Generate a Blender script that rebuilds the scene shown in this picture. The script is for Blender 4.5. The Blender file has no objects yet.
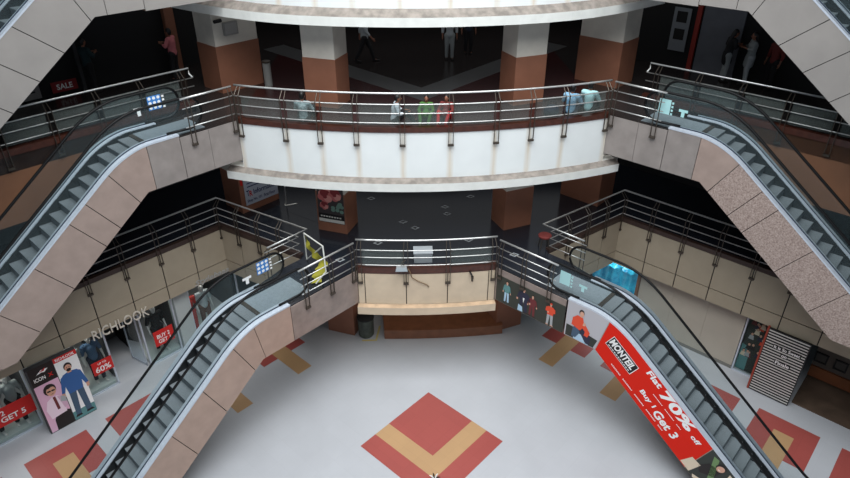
import bpy, bmesh, math, random
from mathutils import Vector, Matrix
random.seed(7)
COL = bpy.context.scene.collection
H = 4.5
R2 = math.sqrt(.5)
OX, OY = 2.225, 16.667
SL = .761                      # slope of the escalators
def V(x, y, z): return Vector((x, y, z))
def W(a, b, z, s=1):           # a runs down along an escalator, b across it towards the side wing
    return Vector((s*(OX+(a+b)*R2), OY+(b-a)*R2, z))

# ------------------------------------------------------------------ materials
def lin(c):
    return tuple(((v/255)/12.92 if v/255 <= .04045 else ((v/255+.055)/1.055)**2.4) for v in c)+(1,)
MATS = {}
def mat(name, rgb, rough=.6, metal=0, spec=.5, emit=0, noise=None, nscale=6, bump=0, detail=6, rgb2=None):
    if name in MATS: return MATS[name]
    m = bpy.data.materials.new(name); m.use_nodes = True
    nt = m.node_tree; b = nt.nodes['Principled BSDF']
    c = lin(rgb)
    b.inputs['Base Color'].default_value = c
    b.inputs['Roughness'].default_value = rough
    b.inputs['Metallic'].default_value = metal
    b.inputs['Specular IOR Level'].default_value = spec
    if emit:
        b.inputs['Emission Color'].default_value = c
        b.inputs['Emission Strength'].default_value = emit
    if noise or rgb2:
        tc = nt.nodes.new('ShaderNodeTexCoord'); n = nt.nodes.new('ShaderNodeTexNoise')
        n.inputs['Scale'].default_value = nscale; n.inputs['Detail'].default_value = detail
        nt.links.new(tc.outputs['Object'], n.inputs['Vector'])
        r = nt.nodes.new('ShaderNodeValToRGB')
        d = noise or 0
        c2 = lin(rgb2) if rgb2 else tuple(min(1, v*(1+d)) for v in c[:3])+(1,)
        c1 = c if rgb2 else tuple(v*(1-d) for v in c[:3])+(1,)
        r.color_ramp.elements[0].position = .32; r.color_ramp.elements[0].color = c1
        r.color_ramp.elements[1].position = .68; r.color_ramp.elements[1].color = c2
        nt.links.new(n.outputs['Fac'], r.inputs['Fac'])
        nt.links.new(r.outputs['Color'], b.inputs['Base Color'])
        if bump:
            bp = nt.nodes.new('ShaderNodeBump'); bp.inputs['Strength'].default_value = bump
            nt.links.new(n.outputs['Fac'], bp.inputs['Height']); nt.links.new(bp.outputs['Normal'], b.inputs['Normal'])
    MATS[name] = m
    return m

def glass_mat(name, tint, refl=.12, haze=.0, hazecol=(150,165,165)):
    m = bpy.data.materials.new(name); m.use_nodes = True; nt = m.node_tree
    for n in list(nt.nodes): nt.nodes.remove(n)
    out = nt.nodes.new('ShaderNodeOutputMaterial'); tr = nt.nodes.new('ShaderNodeBsdfTransparent')
    gl = nt.nodes.new('ShaderNodeBsdfGlossy'); mx = nt.nodes.new('ShaderNodeMixShader'); fr = nt.nodes.new('ShaderNodeLayerWeight')
    tr.inputs['Color'].default_value = tint+(1,); gl.inputs['Roughness'].default_value = .03
    gl.inputs['Color'].default_value = (.8,.9,.95,1)
    fr.inputs['Blend'].default_value = refl
    nt.links.new(fr.outputs['Fresnel'], mx.inputs['Fac']); nt.links.new(tr.outputs[0], mx.inputs[1]); nt.links.new(gl.outputs[0], mx.inputs[2])
    last = mx
    if haze:
        df = nt.nodes.new('ShaderNodeBsdfDiffuse'); df.inputs['Color'].default_value = lin(hazecol)
        m2 = nt.nodes.new('ShaderNodeMixShader'); m2.inputs['Fac'].default_value = haze
        nt.links.new(mx.outputs[0], m2.inputs[1]); nt.links.new(df.outputs[0], m2.inputs[2]); last = m2
    nt.links.new(last.outputs[0], out.inputs['Surface'])
    MATS[name] = m
    return m

def floor_mat(name, rgb, rough, tile, var=.05, line=.85, rot=math.pi/4, spec=.4):
    m = bpy.data.materials.new(name); m.use_nodes = True; nt = m.node_tree; b = nt.nodes['Principled BSDF']
    tc = nt.nodes.new('ShaderNodeTexCoord'); mp = nt.nodes.new('ShaderNodeMapping'); mp.inputs['Rotation'].default_value = (0,0,rot)
    br = nt.nodes.new('ShaderNodeTexBrick'); br.offset = 0
    c = lin(rgb)
    br.inputs['Color1'].default_value = c
    br.inputs['Color2'].default_value = tuple(v*(1-var) for v in c[:3])+(1,)
    br.inputs['Mortar'].default_value = tuple(v*line for v in c[:3])+(1,)
    br.inputs['Scale'].default_value = 1; br.inputs['Mortar Size'].default_value = .006
    br.inputs['Brick Width'].default_value = tile; br.inputs['Row Height'].default_value = tile
    n = nt.nodes.new('ShaderNodeTexNoise'); n.inputs['Scale'].default_value = .9; n.inputs['Detail'].default_value = 5
    mx = nt.nodes.new('ShaderNodeMix'); mx.data_type = 'RGBA'; mx.blend_type = 'MULTIPLY'; mx.inputs['Factor'].default_value = .16
    nt.links.new(tc.outputs['Object'], mp.inputs['Vector']); nt.links.new(mp.outputs[0], br.inputs['Vector']); nt.links.new(tc.outputs['Object'], n.inputs['Vector'])
    nt.links.new(br.outputs['Color'], mx.inputs['A']); nt.links.new(n.outputs['Fac'], mx.inputs['B'])
    nt.links.new(mx.outputs['Result'], b.inputs['Base Color'])
    b.inputs['Roughness'].default_value = rough; b.inputs['Specular IOR Level'].default_value = spec
    MATS[name] = m
    return m

def plaster_mat(name, rgb, xs):           # white plaster with rusty runs under every rail bracket
    m = bpy.data.materials.new(name); m.use_nodes = True; nt = m.node_tree; b = nt.nodes['Principled BSDF']
    L = nt.links.new
    tc = nt.nodes.new('ShaderNodeTexCoord'); sp = nt.nodes.new('ShaderNodeSeparateXYZ')
    geo = nt.nodes.new('ShaderNodeNewGeometry'); L(geo.outputs['Position'], sp.inputs[0])
    def M(op, a, bb=None):
        n = nt.nodes.new('ShaderNodeMath'); n.operation = op
        for i, q in enumerate((a, bb)):
            if q is None: continue
            if isinstance(q, (int, float)): n.inputs[i].default_value = q
            else: L(q, n.inputs[i])
        return n.outputs[0]
    ax = M('ABSOLUTE', sp.outputs['X']); best = None
    for x in xs:
        d = M('ABSOLUTE', M('SUBTRACT', ax, x)); best = d if best is None else M('MINIMUM', best, d)
    w = M('SUBTRACT', 1, M('MULTIPLY', best, 8.0)); w = M('MAXIMUM', w, 0)
    n = nt.nodes.new('ShaderNodeTexNoise'); n.inputs['Scale'].default_value = 2.5; n.inputs['Detail'].default_value = 5
    mp = nt.nodes.new('ShaderNodeMapping'); mp.inputs['Scale'].default_value = (4,4,.5)
    L(geo.outputs['Position'], mp.inputs['Vector']); L(mp.outputs[0], n.inputs['Vector'])
    f = M('MULTIPLY', M('MULTIPLY', w, n.outputs['Fac']), .75)
    mx = nt.nodes.new('ShaderNodeMix'); mx.data_type = 'RGBA'
    L(f, mx.inputs['Factor']); mx.inputs['A'].default_value = lin(rgb); mx.inputs['B'].default_value = lin((205,170,110))
    n2 = nt.nodes.new('ShaderNodeTexNoise'); n2.inputs['Scale'].default_value = 1.4; n2.inputs['Detail'].default_value = 8
    L(geo.outputs['Position'], n2.inputs['Vector'])
    m2 = nt.nodes.new('ShaderNodeMix'); m2.data_type = 'RGBA'; m2.blend_type = 'MULTIPLY'; m2.inputs['Factor'].default_value = .12
    L(mx.outputs['Result'], m2.inputs['A']); L(n2.outputs['Fac'], m2.inputs['B'])
    L(m2.outputs['Result'], b.inputs['Base Color']); b.inputs['Roughness'].default_value = .55
    MATS[name] = m
    return m

M_WHITE = plaster_mat('white_plaster', (238,242,240), (.68,1.98,3.02,4.05,5.5))
M_LEDGE = mat('stained_ledge', (132,124,116), .8, noise=.3, nscale=5)
M_LIP = mat('white_lip', (225,226,220), .6, noise=.06, nscale=3)
M_CREAM = mat('cream_panel', (163,151,131), .45, noise=.05, nscale=2)
M_CREAM2 = mat('light_cream_panel', (208,190,164), .5, noise=.06, nscale=2.5)
M_BLACK = mat('black_joint', (18,16,16), .7)
M_BROWN = mat('brown_paint', (140,92,70), .6, noise=.08, nscale=2)
M_BROWNWALL = mat('brown_fascia', (122,84,60), .6, noise=.07, nscale=2)
M_KERB = mat('brown_marble', (74,40,30), .3, noise=.25, nscale=7)
M_COLCREAM = mat('column_cream', (208,202,190), .6, noise=.05, nscale=3)
M_GRAN = mat('pink_granite', (156,137,127), .32, noise=.08, nscale=3.2, detail=10)
M_GRAN1 = mat('warm_pink_granite', (172,146,131), .32, noise=.07, nscale=3.0, detail=10)
M_GRAN2 = mat('grey_granite', (140,132,127), .3, noise=.12, nscale=2.5, detail=10)
M_GRAN3 = mat('pale_grey_granite', (146,141,136), .35, noise=.06, nscale=1.5, detail=8)
M_GRANS = mat('speckled_granite', (128,108,100), .4, nscale=26, detail=14, rgb2=(182,164,154))
M_STEEL = mat('steel', (205,205,202), .38, .75)
M_STEELD = mat('dull_steel', (84,76,68), .45, .6)
M_ALU = mat('brushed_aluminium', (198,206,216), .4, .25, noise=.05, nscale=9)
M_RUBBER = mat('black_rubber', (14,14,15), .5, spec=.25)
M_SKIRT = mat('dark_skirt', (24,26,28), .4, .3)
M_TREAD = mat('step_tread', (126,132,136), .5, .2, noise=.08, nscale=30)
M_RISER = mat('step_riser', (66,71,76), .5, .2)  # darker than the tread: shading of the risers put into the colour
M_PLATE = mat('landing_plate', (138,148,154), .4, .2, noise=.08, nscale=10)
M_BLUELINE = mat('blue_gasket', (34,46,64), .5)
M_GLASS = glass_mat('balustrade_glass', (.88,.93,.93), .10, .06, (150,172,178))
M_SHOPGLASS = glass_mat('shop_glass', (.80,.86,.86), .08, .03)
M_INFILL = glass_mat('rail_infill_glass', (.78,.82,.82), .08, .36, (120,128,124))
M_FLOOR = floor_mat('terrazzo_floor', (194,196,200), .35, .6, .02, .95)
M_RED = floor_mat('red_tile', (172,86,80), .35, .6, .04, .9)
M_TAN = floor_mat('tan_tile', (194,156,114), .35, .6, .04, .93)
M_F1 = floor_mat('dark_granite_floor', (34,38,46), .16, .9, .1, .8, spec=.6)
M_F1B = floor_mat('slate_floor', (42,46,54), .2, .9, .06, .85, spec=.6)
M_F2 = floor_mat('brown_granite_floor', (52,47,46), .2, .9, .1, .8)
M_F2B = floor_mat('grey_stripe_floor', (86,86,86), .3, .9, .05, .9)
M_F2R = floor_mat('dark_red_floor', (58,28,28), .25, .9, .08, .85)
M_TILE = mat('white_marker_tile', (150,155,158), .4)
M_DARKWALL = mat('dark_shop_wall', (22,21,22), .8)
M_GREYWALL = mat('dim_grey_wall', (62,62,64), .7, noise=.1, nscale=2)
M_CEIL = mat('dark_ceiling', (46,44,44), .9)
M_SIGNRED = mat('sign_red', (205,32,28), .5)
M_BANNER = mat('banner_red', (222,40,24), .7, spec=.15)
M_PAPER = mat('poster_white', (232,232,230), .55)
M_PINKBG = mat('poster_pink', (236,190,206), .55)
M_TXT = mat('white_lettering', (245,245,243), .5)
M_SKIN = mat('skin_brown', (140,92,70), .55)
M_SKINP = mat('skin_light', (205,150,120), .55)
M_HAIR = mat('hair_black', (20,16,15), .5)
M_MANQ = mat('mannequin_white', (205,203,200), .4)

# ------------------------------------------------------------------ mesh builder
class MB:
    def __init__(self): self.v = []; self.f = []; self.m = []
    def add(self, vs, fs, mi=0):
        o = len(self.v); self.v += [Vector(p) for p in vs]
        for f in fs: self.f.append([i+o for i in f]); self.m.append(mi)
        return self
    def poly(self, pts, mi=0): return self.add(pts, [list(range(len(pts)))], mi)
    def prism(self, pts, off, mi=0, cap_mi=None):
        n = len(pts); off = Vector(off); q = [Vector(p)+off for p in pts]
        self.add(list(pts)+q, [[i, (i+1) % n, (i+1) % n+n, i+n] for i in range(n)]+[list(range(n))[::-1], [i+n for i in range(n)]], mi)
        return self
    def box(self, c, x, y, z, mi=0):            # centre and three half-vectors
        c, x, y, z = map(Vector, (c, x, y, z))
        vs = [c+sx*x+sy*y+sz*z for sz in (-1,1) for sy in (-1,1) for sx in (-1,1)]
        return self.add(vs, [[0,2,3,1],[4,5,7,6],[0,1,5,4],[2,6,7,3],[0,4,6,2],[1,3,7,5]], mi)
    def tube(self, path, r, n=8, mi=0, closed=False, flat=1.0):
        path = [Vector(p) for p in path]; N = len(path); o = len(self.v)
        rs = r if isinstance(r, (list, tuple)) else [r]*N
        up = Vector((0,0,1))
        for i, p in enumerate(path):
            a = path[(i-1) % N] if (i or closed) else p; b = path[(i+1) % N] if (i < N-1 or closed) else p
            t = (b-a).normalized() if (b-a).length > 1e-9 else Vector((0,0,1))
            s = t.cross(up)
            if s.length < 1e-3: s = t.cross(Vector((0,1,0)))
            s.normalize(); u = s.cross(t).normalized()
            for k in range(n):
                an = 2*math.pi*(k+.5)/n
                self.v.append(p+s*math.cos(an)*rs[i]+u*math.sin(an)*rs[i]*flat)
        for i in range(N if closed else N-1):
            j = (i+1) % N
            for k in range(n):
                self.f.append([o+i*n+k, o+i*n+(k+1) % n, o+j*n+(k+1) % n, o+j*n+k]); self.m.append(mi)
        if not closed:
            self.f.append([o+k for k in range(n)][::-1]); self.m.append(mi)
            self.f.append([o+(N-1)*n+k for k in range(n)]); self.m.append(mi)
        return self
    def strip(self, p, q, mi=0):
        n = len(p)
        return self.add(list(p)+list(q), [[i, i+1, n+i+1, n+i] for i in range(n-1)], mi)
    def lathe(self, c, prof, n=16, mi=0):
        c = Vector(c); o = len(self.v)
        for r, z in prof:
            for k in range(n): self.v.append(c+Vector((r*math.cos(2*math.pi*k/n), r*math.sin(2*math.pi*k/n), z)))
        for i in range(len(prof)-1):
            for k in range(n): self.f.append([o+i*n+k, o+i*n+(k+1) % n, o+(i+1)*n+(k+1) % n, o+(i+1)*n+k]); self.m.append(mi)
        self.f.append([o+k for k in range(n)][::-1]); self.m.append(mi)
        self.f.append([o+(len(prof)-1)*n+k for k in range(n)]); self.m.append(mi)
        return self
    def ell(self, c, x, y, z, nu=12, nv=8, mi=0):
        c, x, y, z = map(Vector, (c, x, y, z)); o = len(self.v)
        for i in range(nv+1):
            ph = math.pi*i/nv
            for k in range(nu):
                th = 2*math.pi*k/nu
                self.v.append(c+x*math.sin(ph)*math.cos(th)+y*math.sin(ph)*math.sin(th)-z*math.cos(ph))
        for i in range(nv):
            for k in range(nu): self.f.append([o+i*nu+k, o+i*nu+(k+1) % nu, o+(i+1)*nu+(k+1) % nu, o+(i+1)*nu+k]); self.m.append(mi)
        return self
    def build(self, name, mats, parent=None, smooth=False, flat_ok=False, keep_normals=False):
        if not isinstance(mats, (list, tuple)): mats = [mats]
        if parent is None:
            lo = Vector((min(p.x for p in self.v), min(p.y for p in self.v), min(p.z for p in self.v)))
            hi = Vector((max(p.x for p in self.v), max(p.y for p in self.v), max(p.z for p in self.v)))
            loc = Vector(((lo.x+hi.x)/2, (lo.y+hi.y)/2, lo.z))
        else:
            r = parent
            while r.parent: r = r.parent
            loc = r.location.copy()
        me = bpy.data.meshes.new(name)
        me.from_pydata([tuple(p-loc) for p in self.v], [], self.f)
        for m in mats: me.materials.append(m)
        for p, mi in zip(me.polygons, self.m): p.material_index = mi; p.use_smooth = smooth
        if not keep_normals:
            bm = bmesh.new(); bm.from_mesh(me)
            bmesh.ops.recalc_face_normals(bm, faces=bm.faces); bm.to_mesh(me); bm.free()
        me.update()
        o = bpy.data.objects.new(name, me); COL.objects.link(o)
        if parent is None: o.location = loc
        else: o.parent = parent
        return o

def tag(o, label=None, cat=None, group=None, kind=None):
    if label: o['label'] = label
    if cat: o['category'] = cat
    if group: o['group'] = group
    if kind: o['kind'] = kind
    return o
GROUPS = {'escalator': 'escalators around the hall', 'railing': 'steel railings of the upper floors', 'column': 'brown and cream columns', 'mannequin': 'mannequins in the left shop windows', 'wall_frame': 'dark frames in the alcove', 'advertising_banner': 'printed banners on the right escalator', 'stool': 'stools on the first upper floor'}
def thing(name, label, cat, loc, group=None):
    o = bpy.data.objects.new(name, None); COL.objects.link(o); o.location = loc; o.empty_display_size = .2
    group = group or GROUPS.get(name)
    return tag(o, label, cat, group)
def struct(mb, name, mats, label=None, **k):
    return tag(mb.build(name, mats, **k), label, 'building part' if label else None, None, 'structure')

_txt = {}
def text_geo(s, bold=0.0, shear=0.0):
    key = (s, bold, shear)
    if key in _txt: return _txt[key]
    cu = bpy.data.curves.new('lettering', 'FONT'); cu.body = s; cu.offset = bold; cu.shear = shear; cu.resolution_u = 3
    ob = bpy.data.objects.new('lettering', cu); COL.objects.link(ob)
    bpy.context.view_layer.update()
    me = bpy.data.meshes.new_from_object(ob.evaluated_get(bpy.context.evaluated_depsgraph_get()))
    vs = [v.co.copy() for v in me.vertices]; fs = [list(p.vertices) for p in me.polygons]
    bpy.data.objects.remove(ob); bpy.data.curves.remove(cu); bpy.data.meshes.remove(me)
    x0 = min(v.x for v in vs); x1 = max(v.x for v in vs); y0 = min(v.y for v in vs); y1 = max(v.y for v in vs)
    vs = [((v.x-x0)/(x1-x0), (v.y-y0)/(y1-y0)) for v in vs]
    _txt[key] = (vs, fs)
    return _txt[key]
class Frame:                                   # a flat picture plane: origin, unit right, unit up, unit towards the viewer
    def __init__(self, o, x, y, n): self.o, self.x, self.y, self.n = Vector(o), Vector(x), Vector(y), Vector(n)
    def p(self, u, v, d=0): return self.o+self.x*u+self.y*v+self.n*d
def text_on(mb, fr, s, u, v, w, h, d=.004, mi=0, bold=0.0, shear=0.0):
    vs, fs = text_geo(s, bold, shear)
    mb.add([fr.p(u+a*w, v+b*h, d) for a, b in vs], fs, mi)
def flat(mb, fr, pts, d=.003, mi=0): mb.poly([fr.p(u, v, d) for u, v in pts], mi)
def flat_ell(mb, fr, u, v, ru, rv, d=.003, mi=0, n=14):
    flat(mb, fr, [(u+ru*math.cos(2*math.pi*k/n), v+rv*math.sin(2*math.pi*k/n)) for k in range(n)], d, mi)
def side_frame(s, a, b, z):                    # vertical plane facing the hall (smaller b); text runs left to right for the viewer
    n = W(0,-1,0,s)-W(0,0,0,s)
    x = (W(1,0,0,s)-W(0,0,0,s))*(1 if s > 0 else -1)
    return Frame(W(a,b,z,s), x, (0,0,1), n)

def fig2d(mb, fr, u, v, h, mi, d=.006, arms='down', lean=0, legs=True, wide=1.0):
    """printed full-length figure, mi = dict of material slots (skin, hair, top, legs, shoe)"""
    def P(pts): return [(u+(x+lean*y)*h, v+y*h) for x, y in pts]
    w = wide
    if legs:
        flat(mb, fr, P([(-.11*w,.02),(-.04*w,.02),(-.005,.46),(.02,.5),(-.1*w,.5)]), d, mi['legs'])
        flat(mb, fr, P([(.04*w,.02),(.12*w,.02),(.1*w,.5),(-.02,.5),(.01,.46)]), d, mi['legs'])
        flat(mb, fr, P([(-.13*w,0),(-.03*w,0),(-.04*w,.035),(-.11*w,.04)]), d+.001, mi['shoe'])
        flat(mb, fr, P([(.03*w,0),(.15*w,0),(.12*w,.04),(.04*w,.035)]), d+.001, mi['shoe'])
    flat(mb, fr, P([(-.1*w,.46),(.1*w,.46),(.13*w,.76),(.1*w,.82),(.03,.84),(-.03,.84),(-.1*w,.82),(-.13*w,.76)]), d+.001, mi['top'])
    if arms == 'down':
        for q in (-1, 1):
            flat(mb, fr, P([(q*.1*w,.81),(q*.14*w,.78),(q*.19*w,.52),(q*.15*w,.5),(q*.1*w,.66)]), d+.002, mi['top'])
            flat(mb, fr, P([(q*.15*w,.44),(q*.19*w,.44),(q*.195*w,.52),(q*.15*w,.52)]), d+.002, mi['skin'])
    elif arms == 'fold':
        flat(mb, fr, P([(-.1*w,.81),(-.16*w,.76),(-.17*w,.58),(.08*w,.6),(.08*w,.66),(-.08*w,.66)]), d+.002, mi['top'])
        flat(mb, fr, P([(.1*w,.81),(.16*w,.76),(.17*w,.6),(-.06*w,.54),(-.06*w,.6),(.1*w,.68)]), d+.003, mi['top'])
        flat(mb, fr, P([(-.1*w,.53),(-.05*w,.53),(-.05*w,.6),(-.1*w,.6)]), d+.004, mi['skin'])
    flat(mb, fr, P([(-.03,.82),(.03,.82),(.025,.87),(-.025,.87)]), d+.002, mi['skin'])
    cx, cy = u+lean*.92*h, v+.92*h
    flat_ell(mb, fr, cx, cy+.012*h, .056*h, .072*h, d+.003, mi['hair'])
    flat_ell(mb, fr, cx, cy-.012*h, .046*h, .06*h, d+.004, mi['skin'])
    for q in (-1, 1): flat_ell(mb, fr, cx+q*.018*h, cy, .009*h, .006*h, d+.005, mi['hair'], 8)
    flat(mb, fr, [(cx-.015*h, cy-.042*h), (cx+.015*h, cy-.042*h), (cx, cy-.048*h)], d+.005, mi.get('lip', mi['hair']))

# ------------------------------------------------------------------ bodies
def capsule(mb, p, q, r0, r1, n=12):
    p, q = Vector(p), Vector(q); d = (q-p)
    L = d.length; t = d.normalized() if L > 1e-6 else Vector((0,0,1))
    pts, rs = [], []
    for k in range(4): an = math.pi/2*k/4; pts.append(p-t*r0*math.cos(an)); rs.append(max(r0*math.sin(an), r0*.05))
    pts.append(p); rs.append(r0); pts.append(q); rs.append(r1)
    for k in range(1, 5): an = math.pi/2*k/4; pts.append(q+t*r1*math.sin(an)); rs.append(max(r1*math.cos(an), r1*.05))
    mb.tube(pts, rs, n)
def remesh_build(mb, name, m, parent, voxel, smooth_it=3):
    o = mb.build(name, m, parent, smooth=True)
    o.data.name = name
    md = o.modifiers.new('remesh', 'REMESH'); md.mode = 'VOXEL'; md.voxel_size = voxel; md.use_smooth_shade = True
    sm = o.modifiers.new('smooth', 'SMOOTH'); sm.iterations = smooth_it; sm.factor = .5
    dg = bpy.context.evaluated_depsgraph_get(); dg.update()
    me = bpy.data.meshes.new_from_object(o.evaluated_get(dg))
    o.modifiers.clear(); old = o.data; o.data = me; bpy.data.meshes.remove(old); me.name = name
    if not me.materials: me.materials.append(m)
    return o

def person(name, label, cat, loc, face, pose='stand', skin=M_SKIN, top=None, legs=None, hair=M_HAIR, group=None, scale=1.0,
           long_hair=False, skirt=False, mann=False, shoes=None, lean=0.0, bag=None):
    """face: heading in degrees the figure looks towards (0 = +x, 90 = +y)."""
    root = thing(name, label, cat, loc, group)
    rot = Matrix.Rotation(math.radians(face-90), 4, 'Z')
    T = Matrix.Translation(Vector(loc)) @ rot @ Matrix.Scale(scale, 4)
    J = {}
    hz = .93
    if pose == 'sit': hz = .16
    if pose == 'bench': hz = .5
    def up(h, dx=0, dy=0): return Vector((dx, dy+lean*(h-hz), h))
    base = hz
    J['pel'] = up(base); J['waist'] = up(base+.16); J['chest'] = up(base+.36); J['neck'] = up(base+.53, 0, .01); J['headb'] = up(base+.6, 0, .02); J['head'] = up(base+.69, 0, .03)
    for q, k in ((-1, 'l'), (1, 'r')):
        J['sh'+k] = up(base+.47, q*.185); J['hip'+k] = up(base-.03, q*.095)
    gait = {'stand': (.05, -.03), 'walk': (.34, -.34), 'arms': (.03, -.02)}.get(pose, (0, 0))
    for q, k, g in ((-1, 'l', gait[0]), (1, 'r', gait[1])):
        if pose in ('sit',):
            J['kn'+k] = Vector((q*.2, .36, .42)); J['an'+k] = Vector((q*.14, .62, .09)); J['toe'+k] = Vector((q*.16, .8, .04))
        elif pose == 'bench':
            J['kn'+k] = Vector((q*.12, .43, .5)); J['an'+k] = Vector((q*.12, .42, .09)); J['toe'+k] = Vector((q*.14, .6, .04))
        else:
            J['kn'+k] = Vector((q*.1, g*.55+.03, .5)); J['an'+k] = Vector((q*.105, g-.02 if g > 0 else g, .09 if g >= -.1 else .15)); J['toe'+k] = Vector((q*.125, g+.15 if g > 0 else g+.14, .035 if g >= -.1 else .05))
        if pose == 'walk': e = Vector((q*.24, -g*.4-.03, base+.22)); h = Vector((q*.24, -g*.7+.06, base+.0))
        elif pose == 'sit': e = Vector((q*.27, .12, base+.25)); h = Vector((q*.14, .36, base+.26))
        elif pose == 'bench': e = Vector((q*.27, .1, base+.25)); h = Vector((q*.14, .34, base+.1))
        elif pose == 'arms': e = Vector((q*.29, .06, base+.27)); h = Vector((q*.1, .3, base+.32))
        else: e = Vector((q*.26, -.03, base+.2)); h = Vector((q*.27, .05, base-.04))
        J['el'+k] = e; J['wr'+k] = h
    for k in J: J[k] = T @ J[k]
    S = scale
    def D(v): return (rot @ Vector(v))*S
    bm = MB()
    capsule(bm, J['pel'], J['waist'], .125*S, .115*S); capsule(bm, J['waist'], J['chest'], .115*S, .14*S)
    capsule(bm, J['shl'], J['shr'], .065*S, .065*S)
    capsule(bm, J['chest'], J['neck'], .1*S, .055*S); capsule(bm, J['neck'], J['headb'], .05*S, .05*S)
    hc = J['head']
    bm.ell(hc, D((.076,0,0)), D((0,.095,0)), D((0,0,.118)), 14, 10)
    bm.ell(hc+D((0,.03,-.06)), D((.055,0,0)), D((0,.06,0)), D((0,0,.06)), 12, 8)
    capsule(bm, hc+D((0,.09,.01)), hc+D((0,.112,-.025)), .011*S, .016*S, 8)
    for q in (-1, 1): bm.ell(hc+D((q*.078,-.005,-.005)), D((.012,0,0)), D((0,.022,0)), D((0,0,.034)), 8, 6)
    for q, k in ((-1, 'l'), (1, 'r')):
        capsule(bm, J['sh'+k], J['el'+k], .052*S, .04*S); capsule(bm, J['el'+k], J['wr'+k], .04*S, .028*S)
        capsule(bm, J['hip'+k], J['kn'+k], .09*S, .058*S); capsule(bm, J['kn'+k], J['an'+k], .056*S, .036*S)
        capsule(bm, J['an'+k]+D((0,-.03,-.03)), J['toe'+k], .04*S, .033*S)
        # hand: palm, four unequal bent fingers, thumb from the side of the palm
        d = (J['wr'+k]-J['el'+k]).normalized(); side = D((0,1,0)).normalized()
        side = (side-d*side.dot(d)); side = side.normalized() if side.length > .2 else D((1,0,0)).normalized()
        nrm = d.cross(side)*(q)
        pw = J['wr'+k]; pc = pw+d*.075*S
        capsule(bm, pw, pc, .026*S, .03*S, 8)
        bm.box(pc-d*.025*S, d*.045*S, side*.038*S, nrm*.013*S)
        for i, (off, ln) in enumerate(((.031,.07),(.011,.08),(-.01,.074),(-.03,.058))):
            b0 = pc+side*off*S+d*.012*S; b1 = b0+d*ln*.55*S; b2 = b1+(d*.75-nrm*.6).normalized()*ln*.5*S
            capsule(bm, b0, b1, .0095*S, .009*S, 6); capsule(bm, b1, b2, .009*S, .0075*S, 6)
        t0 = pw+d*.03*S+side*.03*S; t1 = t0+(d*.6+side*.8).normalized()*.045*S; t2 = t1+(d*.95+side*.2).normalized()*.03*S
        capsule(bm, t0, t1, .012*S, .011*S, 6); capsule(bm, t1, t2, .011*S, .009*S, 6)
    if mann: remesh_build(bm, 'body', skin, root, .016)
    else: remesh_build(bm, 'body', skin, root, .012)
    if not mann:
        e = MB()
        for q in (-1, 1): e.ell(hc+D((q*.03,.085,.012)), D((.013,0,0)), D((0,.008,0)), D((0,0,.008)), 8, 6)
        e.build('eyes', M_HAIR, root, smooth=True)
        mo = MB(); mo.ell(hc+D((0,.088,-.062)), D((.024,0,0)), D((0,.008,0)), D((0,0,.007)), 8, 6)
        mo.build('mouth', mat('lip_red', (120,60,55), .5), root, smooth=True)
        hm = MB()
        hm.ell(hc+D((0,-.02,.03)), D((.09,0,0)), D((0,.1,0)), D((0,0,.108)), 14, 10)
        hm.ell(hc+D((0,-.045,-.02)), D((.086,0,0)), D((0,.07,0)), D((0,0,.09)), 12, 8)
        if long_hair: capsule(hm, hc+D((0,-.07,0)), J['chest']+D((0,-.13,0)), .075*S, .045*S)
        remesh_build(hm, 'hair', hair, root, .02)
    tm = MB()
    capsule(tm, J['pel']+D((0,0,.02)), J['waist'], .15*S, .135*S); capsule(tm, J['waist'], J['chest'], .137*S, .158*S)
    capsule(tm, J['chest'], J['neck']-D((0,0,.05)), .13*S, .085*S); capsule(tm, J['shl'], J['shr'], .082*S, .082*S)
    for k in 'lr':
        capsule(tm, J['sh'+k], J['el'+k], .072*S, .062*S)
        capsule(tm, J['el'+k], J['el'+k].lerp(J['wr'+k], .45 if not mann else .05), .06*S, .052*S)
    if long_hair or skirt: capsule(tm, J['pel'], J['knl'].lerp(J['knr'], .5).lerp(J['pel'], .45), .165*S, .17*S)
    remesh_build(tm, 'shirt', top, root, .02)
    lm = MB()
    capsule(lm, J['hipl'], J['hipr'], .12*S, .12*S)
    for k in 'lr': capsule(lm, J['hip'+k], J['kn'+k], .11*S, .078*S); capsule(lm, J['kn'+k], J['an'+k], .078*S, .062*S)
    remesh_build(lm, 'trousers', legs, root, .02)
    for k in 'lr':
        sm = MB(); capsule(sm, J['an'+k]+D((0,-.035,-.045)), J['toe'+k]+D((0,.03,-.004)), .047*S, .04*S)
        remesh_build(sm, 'shoe', shoes or M_HAIR, root, .016)
    return root

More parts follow.
